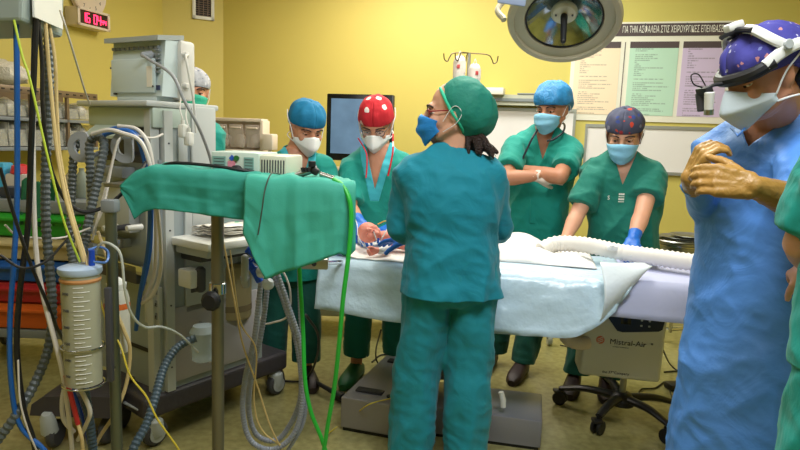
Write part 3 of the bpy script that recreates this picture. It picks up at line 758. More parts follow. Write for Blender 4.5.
cap_mesh(H7, R, 1.01, m_cappur, p7_, puff=0.014, front=0.016, side=0.020, back=-0.05, seed=35, wr=0.005, backpuff=0.01)
mask_mesh(H7, R, 1.0, M('respirator_grey', (196, 208, 214), 0.7, bump=(30, .1)), p7_, 'n95')
# headlight: white plastic frame over the cap
hb = MB()
def HP(*p): return H7 + R @ (V(p) * 0.99)
for q in (-1, 1):
    hb.tube([HP(*p) for p in spl([(q * 0.093, 0.055, 0.038), (q * 0.101, 0.01, 0.056), (q * 0.103, -0.04, 0.062), (q * 0.085, -0.09, 0.045), (0, -0.125, 0.035)], 6)], 0.011, n=8, flat=1.4)
    hb.tube([HP(*p) for p in spl([(q * 0.101, -0.01, 0.066), (q * 0.094, 0.018, 0.095), (q * 0.06, 0.035, 0.132), (q * 0.03, 0.035, 0.140)], 6)], 0.009, n=8, flat=1.5)
hl = build(hb, 'headlight_frame', m_white, p7_)
build(MB().cyl(HP(-0.113, -0.002, 0.072), HP(-0.121, -0.002, 0.072), 0.013, n=16, bev=0.002), 'knob', m_lgrey, hl)
build(MB().cyl(HP(0.113, -0.002, 0.072), HP(0.121, -0.002, 0.072), 0.013, n=16, bev=0.002), 'knob', m_lgrey, hl)
build(MB().tube([HP(*p) for p in spl([(-0.062, 0.035, 0.130), (0, 0.038, 0.142), (0.062, 0.035, 0.130)], 6)], 0.019, n=10, flat=0.45), 'top_pad', m_black, hl)
build(MB().tube([HP(*p) for p in spl([(-0.095, 0.03, 0.040), (-0.070, 0.078, 0.028), (0, 0.102, 0.024), (0.070, 0.078, 0.028), (0.095, 0.03, 0.040)], 6)], 0.017, n=10, flat=1.0), 'forehead_pad', m_black, hl)
build(MB().box(HP(0, 0.045, 0.156), (0.03, 0.045, 0.02), R, bev=0.005), 'battery_clip', m_white, hl)
lp = MB().tube([HP(*p) for p in spl([(0, 0.118, 0.022), (0, 0.145, 0.028), (0, 0.165, 0.024)], 5)], 0.005, n=8); lp.box(HP(0, 0.172, 0.022), (0.05, 0.022, 0.022), R, bev=0.004)
lp.tube([HP(*p) for p in spl([(0.0, 0.17, 0.03), (0.0, 0.195, 0.05), (0.0, 0.195, 0.075), (0.0, 0.175, 0.07), (0.0, 0.165, 0.035)], 5)], 0.002, n=6)
lo_ = build(lp, 'loupe_mount', m_black, hl)
for q in (-1, 1): build(MB().cyl(HP(q * 0.022, 0.172, 0.018), HP(q * 0.016, 0.186, -0.03), 0.013, 0.011, n=14, bev=0.002), 'loupe', m_white if q < 0 else m_dgrey, hl)
build(MB().cyl(HP(-0.017, 0.184, -0.026), HP(-0.015, 0.188, -0.040), 0.0125, n=14), 'lamp_tip', m_steel, hl)
# hair below the cap
co, no, fs = blob(MB().ell(H7 + R @ V((0, -0.068, -0.03)), (0.062, 0.036, 0.045), R), 0.006, 1)
mesh_obj('hair', co, fs, None, m_hair_black, p7_, ang=None)
# gown seams / tie
build(MB().tube([P(x, y, Yq) for x, y, Yq in ((731, 128, 1.74), (738, 136, 1.70), (745, 128, 1.70))], 0.003, n=6), 'neck_seam', m_gown, p7_)
tb = build(MB().ell(P(698, 167, 1.56), (0.008, 0.006, 0.006)), 'thread_capsule', M('green_plastic', (20, 90, 50), 0.4)); tag(tb, 'tiny dark green piece held between the brown gloved fingers', 'clip')

# --- person cropped at the right edge
p8_, R, B = person('person', 'person in green scrubs cut off by the right edge of the photo', P(893, 55, 1.30), (-0.6, 0.75, -0.2), P(893, 140, 1.32), P(872, 340, 1.32), (-0.5, 0.85, 0),
    [dict(j=[P(838, 160, 1.36), P(800, 244, 1.38), P(812, 270, 1.56)], sl=0.90, sr=(0.072, 0.066), bare=True, k=0.9, hand=dict(d=(0.25, 0.9, -0.1), palm=(0.5, 0, -0.6), side=1)),
     dict(j=[P(950, 160, 1.28), P(965, 250, 1.30), P(930, 290, 1.5)], sl=0.8, bare=True, hand=dict(d=(-0.3, 0.8, -0.2), palm=(-0.5, 0, -0.6), side=1))],
    [dict(p=(0.90, 1.26, 0)), dict(p=(1.10, 1.34, 0))], skin=m_skin, top=m_scrub, trous=m_scrub, w=0.9, seed=81, hem=0.06, legs_r=(0.10, 0.092, 0.088))
cap_mesh(P(893, 55, 1.30), R, 1.07, m_bouf, p8_, 'disposable_cap', puff=0.02, seed=4, wr=0.006)
mask_mesh(P(893, 55, 1.30), R, 1.07, m_maskb, p8_)
# ------------------------------------------------------------------ things on the walls
wallp = lambda x, y, off=0.0: PL(x, y, CB + NW * off, NW)           # pixel -> point on the back wall
U3 = U; UP = V((0, 0, 1))
# poster board
m_paper = M('poster_paper', (232, 226, 214), 0.6); m_band = M('poster_band', (78, 62, 66), 0.6)
def print_mat(name, base, ink, rows):
    """coloured sheet with lines of illegible small print"""
    m = M(name, base, 0.6); nt = m.node_tree; b = nt.nodes['Principled BSDF']; L = nt.links.new
    uv = nt.nodes.new('ShaderNodeUVMap'); sp = nt.nodes.new('ShaderNodeSeparateXYZ'); L(uv.outputs[0], sp.inputs[0])
    def mth(op, a, b_=None, c=None):
        n = nt.nodes.new('ShaderNodeMath'); n.operation = op
        for i, q in enumerate((a, b_, c)):
            if q is None: continue
            if isinstance(q, (int, float)): n.inputs[i].default_value = q
            else: L(q, n.inputs[i])
        return n.outputs[0]
    x, y = sp.outputs[0], sp.outputs[1]
    ry = mth('MULTIPLY', y, rows); fr = mth('FRACT', ry); fl = mth('FLOOR', ry)
    line = mth('COMPARE', fr, 0.5, 0.28)
    wn = nt.nodes.new('ShaderNodeTexWhiteNoise'); wn.noise_dimensions = '1D'; L(fl, wn.inputs[1])
    ln = mth('MULTIPLY_ADD', wn.outputs[0], 0.9, 0.0)
    inx = mth('MULTIPLY', mth('GREATER_THAN', x, 0.12), mth('LESS_THAN', x, ln))
    cb = nt.nodes.new('ShaderNodeCombineXYZ'); L(mth('MULTIPLY', x, 60), cb.inputs[0]); L(mth('MULTIPLY', fl, 7.3), cb.inputs[1])
    nz = nt.nodes.new('ShaderNodeTexNoise'); nz.inputs['Scale'].default_value = 1.2; nz.inputs['Detail'].default_value = 1; L(cb.outputs[0], nz.inputs['Vector'])
    word = mth('GREATER_THAN', nz.outputs[0], 0.42)
    fac = mth('MULTIPLY', mth('MULTIPLY', line, inx), mth('MULTIPLY', word, 0.45))
    mx = nt.nodes.new('ShaderNodeMix'); mx.data_type = 'RGBA'; mx.inputs[6].default_value = lin(base) + [1]; mx.inputs[7].default_value = lin(ink) + [1]
    L(fac, mx.inputs[0]); L(mx.outputs[2], b.inputs['Base Color']); return m
def wall_rect(a, b, z0, z1, off, th, name, mat, parent):
    """a, b: distances along the back wall; sheet with uv 0..1"""
    n = NW; o = CB + NW * off
    p = [o + U * a + UP * z0, o + U * b + UP * z0, o + U * b + UP * z1, o + U * a + UP * z1]
    q = [k + n * th for k in p]
    ob = mesh_obj(name, q + p, [(0, 1, 2, 3), (7, 6, 5, 4), (0, 4, 5, 1), (1, 5, 6, 2), (2, 6, 7, 3), (3, 7, 4, 0)], None, mat, parent, smooth=False)
    uvl = ob.data.uv_layers.new(name='UVMap'); uvs = [(0, 0), (1, 0), (1, 1), (0, 1)] * 2
    for lp in ob.data.loops: uvl.data[lp.index].uv = uvs[lp.vertex_index]
    return ob
def wu(x, y):
    p = wallp(x, y) - CB; return p.dot(U), p.z
def wbox(x0, y0, x1, y1, off, th, name, mat, parent, pad=0):
    a, z1 = wu(x0, y0); b, z0 = wu(x1, y1); return wall_rect(a, b, z0, z1, off, th, name, mat, parent)
a0, zt = wu(574, 23); a1, _ = wu(739, 22); _, zb = wu(650, 122)
cen = CB + U * ((a0 + a1) / 2) + UP * zb + NW * 0.01
pb = thing('wall_poster', 'large wall poster with peach, green and lilac text panels on yellow wall', 'poster', cen)
wall_rect(a0, a1, zb, zt, 0.0, 0.012, 'backing', m_paper, pb)
H_ = zt - zb; W_ = a1 - a0
wall_rect(a0 + 0.02, a1 - 0.02, zt - 0.115 * H_ - 0.02, zt - 0.115 * H_ + 0.075, 0.012, 0.003, 'title_band', m_band, pb)
Mt = face_M(CB + U * (a0 + W_ * 0.52) + UP * (zt - 0.115 * H_ + 0.028) + NW * 0.0165, U, UP)
m_ink = M('print_white', (240, 236, 230), 0.6)
text('ΛΙΣΤΑ ΕΛΕΓΧΟΥ   ΓΙΑ ΤΗΝ ΑΣΦΑΛΕΙΑ ΣΤΙΣ ΧΕΙΡΟΥΡΓΙΚΕΣ ΕΠΕΜΒΑΣΕΙΣ', 'title_text', m_ink, pb, Mt, 0.072, sx=(W_ * 0.92) / (0.072 * 38.0))
pan = [(a0 + 0.03, a0 + 0.335 * W_ - 0.03, (240, 216, 190), 34), (a0 + 0.335 * W_ + 0.04, a0 + 0.665 * W_ - 0.0, (186, 218, 200), 36), (a0 + 0.69 * W_, a1 - 0.05, (206, 186, 222), 30)]
for i, (x0, x1, c_, rows) in enumerate(pan):
    nm_ = ('peach', 'green', 'lilac')[i]
    pp = wall_rect(x0, x1, zb + 0.05, zt - 0.26 * H_, 0.012, 0.003, 'text_panel', print_mat('print_' + nm_, c_, (70, 70, 80), rows), pb); pp['label'] = nm_ + ' panel of small print'
    wall_rect(x0, x1, zt - 0.26 * H_, zt - 0.26 * H_ + 0.05, 0.012, 0.003, 'panel_heading', m_band, pb)
for q in (0.335,):
    wall_rect(a0 + q * W_ + 0.0, a0 + q * W_ + 0.006, zb, zt - 0.2 * H_, 0.012, 0.003, 'seam', m_band, pb)
for q in (0.2, 0.45, 0.7): build(MB().cyl(CB + U * (a0 + q * W_) + UP * (zt - 0.02) + NW * 0.012, CB + U * (a0 + q * W_) + UP * (zt - 0.02) + NW * 0.018, 0.008, n=10), 'screw', m_dgrey, pb)
# whiteboards and the rail above the left one
m_board = M('board_white', (236, 230, 232), 0.35, var=(2, 0.02)); m_alu = M('aluminium', (170, 170, 164), 0.4, 0.7)
def board(x0, y0, x1, y1, label):
    a, z1 = wu(x0, y0); b, z0 = wu(x1, y1); t = thing('whiteboard', label, 'whiteboard', CB + U * ((a + b) / 2) + UP * z0 + NW * 0.02)
    wall_rect(a, b, z0, z1, 0.0, 0.02, 'board_surface', m_board, t)
    f = MB()
    for (p, q, r_, s_) in ((a - .02, b + .02, z1, z1 + .025), (a - .02, b + .02, z0 - .025, z0), (a - .02, a, z0, z1), (b, b + .02, z0, z1)):
        o = CB + NW * 0.0; f.prism([o + U * p + UP * r_, o + U * q + UP * r_, o + U * q + UP * s_, o + U * p + UP * s_], NW * 0.03)
    build(f, 'frame', m_alu, t, smooth=False); return t
board(588, 127, 752, 176, 'wide whiteboard under the poster behind the woman in dark cap')
board(478, 110, 566, 216, 'whiteboard on the wall behind the man with crossed arms')
t = thing('equipment_rail', 'pale grey equipment rail along the yellow wall left of the man', 'rail', wallp(520, 108, 0.08))
a, z1 = wu(484, 95); b, z0 = wu(566, 107)
f = MB(); o = CB
f.prism([o + U * a + UP * z0, o + U * b + UP * z0, o + U * b + UP * z1, o + U * a + UP * z1], NW * 0.10); build(f, 'channel', M('rail_grey', (186, 186, 170), 0.4), t, smooth=False)
f = MB(); f.prism([o + NW * .1 + U * (a) + UP * (z0 + .03), o + NW * .1 + U * b + UP * (z0 + .03), o + NW * .1 + U * b + UP * (z0 + .055), o + NW * .1 + U * a + UP * (z0 + .055)], NW * 0.012); build(f, 'groove_strip', m_mgrey, t, smooth=False)
f = MB(); f.box(wallp(493, 91.5, 0.1), (0.19, 0.14, 0.055), Matrix.Rotation(-TH, 3, 'Z'), bev=0.004); tag(build(f, 'paper_box', m_paper), 'small white paper box lying on the equipment rail', 'box')
f = MB(); f.box(wallp(530, 94.3, 0.06), (0.20, 0.09, 0.012), Matrix.Rotation(-TH, 3, 'Z'), bev=0.002); tag(build(f, 'clipboard', m_mgrey), 'thin grey tray lying flat on the equipment rail', 'tray')

# wall outlet & vent & clocks (diagonal and left wall)
ND = V((CB.y - CD.y, -(CB.x - CD.x), 0)).normalized(); UD = (CB - CD).normalized()
if ND.dot(V((0, 2, 0)) - CB) < 0: ND = -ND
c = PL(203, 5, CB, ND); vt = thing('air_vent', 'white framed air vent high on the corner wall', 'vent', c + ND * 0.01 - UP * 0.13)
Rv = Matrix((UD, -ND, UP)).transposed()
f = MB()
for q in (-1, 1): f.box(c + UD * (q * 0.085) + ND * .012, (0.03, 0.024, 0.27), Rv, bev=0.002); f.box(c + UP * (q * 0.12) + ND * .012, (0.2, 0.024, 0.03), Rv, bev=0.002)
build(f, 'frame', m_white, vt)
f = MB()
for k in range(11): f.box(c + UP * (-0.1 + k * 0.02) + ND * .01, (0.145, 0.014, 0.004), Rv @ Matrix.Rotation(0.5, 3, 'X'))
for k in range(3): f.box(c + UD * (-0.04 + 0.04 * k) + ND * .016, (0.006, 0.006, 0.22), Rv)
build(f, 'slats', M('vent_brown', (120, 100, 84), 0.5), vt); build(MB().box(c + ND * 0.003, (0.15, 0.004, 0.23), Rv), 'duct_backing', m_black, vt)
NLw = NW.cross(UP).normalized()                          # normal of the left wall
if NLw.dot(V((0, 2, 0)) - CD) < 0: NLw = -NLw
UL = -NW                                                 # along the left wall, away from the camera
Rl = Matrix((UL, -NLw, UP)).transposed()
lwp = lambda x, y, off=0.0: PL(x, y, CD + NLw * off, NLw)
m_cream = M('cream_plastic', (222, 206, 188), 0.45)
p00 = lwp(77.5, 15, .12); p11 = lwp(110, 28.5, .12); c = (p00 + p11) / 2; hw = (p11 - p00).dot(UL) / 2; zt_ = lwp(77.5, 5.5, .12).z; zb_ = lwp(77.5, 24.5, .12).z; hh = (zt_ - zb_) / 2; c.z = (zt_ + zb_) / 2
dc = thing('digital_clock', 'cream framed digital wall clock with glowing red digits', 'clock', c - NLw * 0.06 - UP * hh)
build(MB().box(c - NLw * 0.065, (hw * 2, 0.11, hh * 2), Rl, bev=0.008), 'housing', m_cream, dc)
m_disp = M('display_dark', (40, 14, 22), 0.3); m_led = M('led_red', (255, 40, 80), 0.4, emit=3.0)
dsp = build(MB().box(c - NLw * 0.009, (hw * 1.72, 0.008, hh * 1.45), Rl), 'display', m_disp, dc)
fr = MB()
for q in (-1, 1): fr.box(c + UL * (q * hw * .93) - NLw * .004, (hw * 0.14, 0.018, hh * 2), Rl, bev=.003); fr.box(c + UP * (q * hh * .86) - NLw * .004, (hw * 2, 0.018, hh * .28), Rl, bev=.003)
build(fr, 'bezel', m_cream, dc)
SEG = {'0': 'abcdef', '1': 'bc', '4': 'bcfg', '6': 'acdefg'}
def seg7(mb, ch, o, hgt, wd):
    th = 0.006; g = {'a': ((0, hgt / 2), (wd, th)), 'd': ((0, -hgt / 2), (wd, th)), 'g': ((0, 0), (wd, th)), 'b': ((wd / 2, hgt / 4), (th, hgt / 2)), 'c': ((wd / 2, -hgt / 4), (th, hgt / 2)), 'f': ((-wd / 2, hgt / 4), (th, hgt / 2)), 'e': ((-wd / 2, -hgt / 4), (th, hgt / 2))}
    for k in SEG[ch]:
        (x, z), (a_, b_) = g[k]; mb.box(o + UL * x + UP * z, (a_ * 1.1, 0.003, b_ * 1.1), Rl)
xs_ = [-0.72, -0.46, -0.02, 0.22]
for ch, q in zip('1604', xs_):
    mb = MB(); seg7(mb, ch, c + UL * (hw * q + 0.02) - NLw * 0.004, hh * 0.95, hw * 0.17); build(mb, 'digit', m_led, dsp)
for q in (0.48, 0.66):
    mb = MB(); seg7(mb, '4', c + UL * (hw * q + 0.01) - UP * hh * .12 - NLw * 0.004, hh * 0.45, hw * 0.10); build(mb, 'digit', m_led, dsp)
cc = lwp(90, -7, .05); ac = thing('round_clock', 'round cream wall clock above the digital clock, cut by top edge', 'clock', cc - UP * 0.17)
build(MB().lathe([(0.165, 0), (0.175, 0.01), (0.175, 0.04), (0.165, 0.048), (0.155, 0.042)], cc - NLw * .045, NLw, 36), 'rim', m_cream, ac)
dl = build(MB().lathe([(0.155, 0), (0.155, 0.004)], cc - NLw * .008, NLw, 36), 'dial', M('dial_cream', (232, 220, 202), 0.5), ac)
for k in range(1, 13):
    a = k * PI / 6; q = cc + UL * (0.12 * math.sin(a)) + UP * (0.12 * math.cos(a)) - NLw * 0.003
    text(str(k), 'numeral', m_dgrey, dl, face_M(q, UL, UP), 0.04)
for a, L_, w_ in ((2 * PI * (4.07 / 12), 0.07, 0.008), (2 * PI * 4 / 60, 0.11, 0.005)):
    e = cc + UL * (L_ * math.sin(a)) + UP * (L_ * math.cos(a)) + NLw * 0.001; build(MB().tube([cc + NLw * .001, e], w_ / 2, n=6), 'hand', m_black, dl)

# ------------------------------------------------------------------ left wall shelf with bagged supplies
m_bag = M('clear_bag', (224, 218, 206), 0.25, bump=(25, 0.8, 2), var=(14, 0.1)); m_bagd = M('grey_bag', (170, 168, 160), 0.3, bump=(25, 0.8, 2), var=(12, 0.2))
m_clear = M('clear_bin', (205, 205, 195), 0.2, alpha=0.35, bump=(12, .2))
m_rail = M('rail_brownish', (130, 112, 92), 0.4, 0.4)
lw = lambda x, y, off: lwp(x, y, off)
OFF = 0.32
sA = lw(-12, 86, OFF); sB = lw(97, 98, OFF); sA.z = sB.z = (sA.z + sB.z) / 2
dirL = (sB - sA).normalized(); Ls = (sB - sA).length
z1_ = sA.z; zs = [z1_, lw(40, 118, OFF).z, lw(40, 147, OFF).z]
t = thing('wall_shelving', 'grey wall shelf with perforated rail holding bins of bagged supplies', 'shelf', (sA + sB) / 2 - NLw * OFF * .5 - UP * (z1_ - zs[2] + .03))
f = MB(); Rs = Rl
mid = (sA + sB) / 2
f.box(mid - UP * 0.0, (Ls, 0.012, 0.045), Rs, bev=.002)
for k in range(14): f.box(mid + dirL * (-Ls / 2 + Ls * (k + .5) / 14) + NLw * 0.008, (0.02, 0.006, 0.008), Rs, mi=1)
build(f, 'front_rail', [m_rail, m_black], t)
for z in zs[1:]:
    f = MB(); m_ = mid - NLw * (OFF / 2); f.box(V((m_.x, m_.y, z - 0.012)), (Ls, OFF, 0.022), Rs, bev=.003); build(f, 'shelf_board', m_mgrey, t)
for q in (-0.98, -0.3, 0.38, 0.98):
    f = MB(); p = mid + dirL * (Ls / 2 * q) - NLw * 0.01; f.box(V((p.x, p.y, (zs[0] + zs[2]) / 2)), (0.02, 0.02, zs[0] - zs[2]), Rs); build(f, 'upright', m_rail, t)
f = MB(); p = mid - NLw * (OFF - 0.01); f.box(V((p.x, p.y, (zs[0] + zs[2]) / 2)), (Ls, 0.01, zs[0] - zs[2]), Rs); build(f, 'back_panel', m_rail, t)
def supply_bag(c, r, mat, label, seed, group):
    mb = MB()
    rnd = random.Random(seed); mb.ell((0, 0, 0), (r[0], r[1], r[2]), n=16, m=10)
    vs = []
    for p in mb.v:
        n_ = noise.noise(p * 22 + V((seed, 0, 0))); vs.append(V(c) + Rl @ (p * (1 + 0.28 * n_)) + V((0, 0, 0)))
    o = mesh_obj('supply_bag', vs, mb.f, None, mat, ang=50); tag(o, label, 'bag', group); return o
nb = 6; cnt = 0
posn = ['at the left end', 'second from the left', 'third from the left', 'third from the right', 'second from the right', 'at the right end']
for row, z in ((0, zs[1]), (1, zs[2])):
    for k in range(nb):
        q = -1 + (k + 0.5) * 2 / nb; p = mid + dirL * (Ls / 2 * q) - NLw * 0.13; hb_ = 0.10 if row == 0 else 0.15
        wd = Ls / nb * 0.92
        bn = thing('clear_bin', 'clear supply bin %s on the %s shelf of the left wall' % (posn[k], 'upper' if row == 0 else 'lower'), 'bin', V((p.x, p.y, z)), 0, 'clear supply bins on the left wall shelf')
        f = MB(); b0 = V((p.x, p.y, z + 0.006))
        f.box(b0, (wd, 0.2, 0.006), Rs)
        for s_ in (-1, 1): f.box(b0 + dirL * (s_ * (wd / 2 - .003)) + UP * hb_ / 2, (0.005, 0.2, hb_), Rs)
        f.box(b0 + NLw * 0.098 + UP * hb_ * .35, (wd, 0.005, hb_ * .7), Rs @ Matrix.Rotation(-0.15, 3, 'X')); f.box(b0 - NLw * .098 + UP * hb_ / 2, (wd, 0.005, hb_), Rs)
        build(f, 'bin_body', m_clear, bn)
        supply_bag((p.x, p.y, z + hb_ * .62 + 0.008), (wd * .40, 0.078, hb_ * .52), m_bag if (k + row) % 2 else m_bagd, 'crumpled %s bag of supplies in the bin %s of the %s shelf' % ('white' if (k + row) % 2 else 'grey', posn[k], 'upper' if row == 0 else 'lower'), 10 * row + k, 'bagged supplies on the left wall shelf')
q = lw(5, 84, OFF * .75); supply_bag((q.x, q.y, z1_ + 0.10), (0.16, 0.12, 0.08), m_bag, 'large white plastic bag lying on top of the left shelf', 77, None)

# ------------------------------------------------------------------ white drawer rack left of the blue cap woman
Yd = 4.7
A = P(198, 117, Yd + .12); B_ = P(262, 122, Yd); A.z = B_.z = (A.z + B_.z) / 2; dd = (B_ - A).normalized(); nn = V((dd.y, -dd.x, 0)); nn = nn if nn.y < 0 else -nn
Rd = Matrix((dd, -nn, UP)).transposed(); Wd = (B_ - A).length; zt_ = A.z; zb_ = P(230, 182, Yd).z; midd = (A + B_) / 2
t = thing('drawer_rack', 'white rack of clear tilt drawers by the corner wall', 'rack', V((midd.x, midd.y, 0)) - nn * .1)
f = MB()
for z in (zt_, zt_ - .235, zb_ - 0.0): f.box(V((midd.x, midd.y, z)) - nn * .05, (Wd, 0.12, 0.025), Rd, bev=.004)
for q in (-1, 1): f.box(V((midd.x, midd.y, (zt_ + zb_) / 2)) + dd * (q * Wd / 2) - nn * .05, (0.025, 0.12, zt_ - zb_), Rd, bev=.004)
f.box(V((midd.x, midd.y, (zt_ + zb_) / 2)) - nn * .115, (Wd, 0.01, zt_ - zb_), Rd)
build(f, 'frame', m_cream, t)
for q in (-1, 1):
    for w_ in (0.0, -0.1):
        p = V((midd.x, midd.y, 0)) + dd * (q * (Wd / 2 - .02)) + nn * w_; build(MB().cyl(p + UP * .0, p + UP * zb_, 0.013, n=10), 'leg', m_alu, t)
build(MB().box(V((midd.x, midd.y, zb_ - 0.5)) - nn * .05, (Wd, 0.12, 0.02), Rd), 'lower_shelf', m_lgrey, t)
m_win = M('drawer_clear', (226, 214, 206), 0.15, alpha=0.3); m_pack = M('packets', (236, 222, 212), 0.5, bump=(20, .6, 1), var=(16, .2))
for r_ in (0, 1):
    for k in range(4):
        x = -Wd / 2 + Wd * (k + .5) / 4; z = zt_ - 0.12 - 0.235 * r_
        dr = build(MB().box(V((midd.x, midd.y, z)) + dd * x + nn * 0.012, (Wd / 4 - .022, 0.012, 0.17), Rd @ Matrix.Rotation(0.18, 3, 'X'), bev=.003), 'drawer', m_win, t)
        build(MB().box(V((midd.x, midd.y, z + .06)) + dd * x + nn * 0.028, (Wd / 4 - .05, 0.02, 0.012), Rd, bev=.003), 'pull', m_cream, dr)
        vs = MB().ell((0, 0, 0), (Wd / 8 - .02, 0.045, 0.055)); pk = [V((midd.x, midd.y, z - .035)) + dd * x - nn * .05 + Rd @ (p * (1 + .25 * noise.noise(p * 25 + V((k, r_, 0))))) for p in vs.v]
        mesh_obj('contents', pk, vs.f, None, m_pack, t, ang=50)
f = MB(); f.box(P(270, 142, Yd - .05), (0.085, 0.1, 0.12), Rd, bev=.01); f.cyl(P(270, 149, Yd), V((P(270, 149, Yd).x, Yd, 0.02)), 0.015, n=10); f.box(V((P(270, 149, Yd).x, Yd, .02)), (.1, .2, .04), bev=.01)
tag(build(f, 'dispenser', m_cream), 'cream dispenser box on a post beside the drawer rack', 'dispenser')

# ------------------------------------------------------------------ screen with its cart behind the two women
m_screen = M('screen_blue', (100, 128, 160), 0.25, emit=0.25, var=(5, 0.25)); m_bk = M('black_gloss', (16, 17, 20), 0.25)
Ym = 4.25
c = P(359, 128, Ym); Rm = Matrix.Rotation(math.radians(-14), 3, 'Z')
t = thing('video_monitor', 'black framed flat screen glowing grey blue behind the red cap woman', 'monitor', c - UP * .24)
hw, hh = 0.235, 0.225
build(MB().box(c + Rm @ V((0, .02, 0)), (hw * 2, 0.05, hh * 2), Rm, bev=.008), 'housing', m_bk, t)
build(MB().box(c + Rm @ V((0, -.0065, 0.008)), (hw * 2 - .07, 0.004, hh * 2 - .08), Rm), 'screen', m_screen, t)
# instrument cart below
m_beige = M('beige_enamel', (150, 146, 118), 0.45)
cx = c.x - 0.02; cy = Ym + .05
t = thing('instrument_cart', 'beige instrument cart on castors seen beneath the operating table', 'cart', (cx, cy, 0))
zt_ = P(345, 165, Ym).z
for nm_, z0, z1, w_ in (('lower_cabinet', 0.16, 0.30, 0.62), ('middle_cabinet', 0.34, 0.52, 0.46)):
    build(MB().box2((cx - w_ / 2, cy - .22, z0), (cx + w_ / 2, cy + .22, z1), bev=.015), nm_, m_beige, t)
cb_ = build(MB().box2((cx - .26, cy - .2, .56), (cx + .26, cy + .2, .59), bev=.005), 'shelf', m_beige, t)
build(MB().box2((cx - .08, cy - .226, .21), (cx - .0, cy - .221, .25)), 'label_plate', m_dgrey, t)
build(MB().box2((cx - .30, cy - .2, .30), (cx + .25, cy + .2, .34), bev=.01), 'dark_divider', m_dgrey, t)
build(MB().cyl((cx, cy + .15, .5), (cx, cy + .15, c.z - .1), 0.03, n=14), 'post', m_lgrey, t)
build(MB().box2((cx - .2, cy - .16, zt_ - .16), (cx + .22, cy + .12, zt_ - .02), bev=.01), 'upper_unit', M('beige_light', (196, 178, 140), .5), t)
build(MB().box2((cx - .22, cy - .2, zt_ - .20), (cx + .24, cy + .17, zt_ - .17), bev=.005), 'upper_shelf', m_lgrey, t)
for sx in (-1, 1):
    for sy in (-1, 1):
        w = V((cx + sx * .26, cy + sy * .17, .075)); wh = build(MB().cyl(w - V((.022, 0, 0)), w + V((.022, 0, 0)), 0.075, n=24, bev=.01), 'castor_wheel', m_dgrey, t)
        for q in (-1, 1): build(MB().cyl(w + V((q * .0222, 0, 0)), w + V((q * .026, 0, 0)), 0.05, n=20), 'hub_cap', m_white, wh)
        build(MB().box2(w + V((-.035, -.03, .0)), w + V((.035, .03, .095)), bev=.01), 'castor_fork', m_lgrey, t)

# ------------------------------------------------------------------ infusion stand with two bottles
Yi = 3.9
pp = P(469, 60, Yi)
t = thing('infusion_stand', 'thin steel infusion stand with four hooks behind the woman in front', 'stand', (pp.x, Yi, 0))
build(MB().cyl((pp.x, Yi, 0.05), (pp.x, Yi, P(468, 53, Yi).z), 0.010, n=12), 'pole', m_alu, t)
zt_ = P(468, 53, Yi).z
for a, L_ in ((0.05, .14), (PI + .1, .12), (PI / 2 + .2, .06), (-PI / 2 - .9, .08)):
    d_ = V((math.cos(a), math.sin(a), 0)); o = V((pp.x, Yi, zt_))
    build(MB().tube(spl([o, o + d_ * L_ * .8 + UP * -.005, o + d_ * L_ - UP * .03, o + d_ * (L_ + .012) - UP * .055, o + d_ * (L_ + .032) - UP * .045, o + d_ * (L_ + .038) - UP * .01], 6), 0.0035, n=8), 'hook', M('hook_steel', (100, 86, 66), .35, .8) if 'hkm' not in globals() else hkm, t)
for k in range(5):
    a = 2 * PI * k / 5; e = V((pp.x + .24 * math.cos(a), Yi + .24 * math.sin(a), .075)); lg = build(MB().tube([V((pp.x, Yi, .10)), e], .012, n=8), 'leg', m_alu, t)
    build(MB().cyl(e + V((-.01, 0, -.045)), e + V((.01, 0, -.045)), .03, n=16), 'castor', m_black, lg)
m_btl = M('infusion_plastic', (226, 222, 216), 0.3, alpha=0.93); m_lblr = M('label_red', (190, 70, 70), .5)
for k, (x, y0, y1, Yb, hk) in enumerate(((460, 56, 84, Yi - .02, 'left'), (475, 64, 88, Yi - .05, 'right'))):
    a_ = P(x, y0, Yb); b_ = P(x, y1, Yb); r_ = .038; L_ = (a_.z - b_.z)
    o = thing('infusion_bottle', 'white infusion bottle with red print hanging %s on the infusion stand' % hk, 'bottle', (a_.x, Yb, b_.z), 0, 'infusion bottles on the stand')
    build(MB().lathe([(.012, -.02), (.016, 0), (r_ * .9, .02), (r_, .045), (r_, L_ - .035), (r_ * .8, L_ - .01), (.02, L_)], (a_.x, Yb, b_.z), UP, 20), 'bottle_body', m_btl, o)
    build(MB().lathe([(r_ + .001, 0), (r_ + .001, L_ * .42)], (a_.x, Yb, b_.z + L_ * .38), UP, 20, cap=False), 'label', M('label_paper%d' % k, (222, 212, 206), .6), o)
    lb = build(MB().box((a_.x - .01 + .02 * k, Yb - r_ - .002, b_.z + L_ * .6), (.018, .004, .022), bev=.001), 'red_print', m_lblr, o); build(MB().tube(spl([V((a_.x - .01, Yb, a_.z - .0)), V((a_.x, Yb, a_.z + .03)), V((a_.x + .01, Yb, a_.z))], 6), .002, n=6), 'hanger_loop', m_white, o)

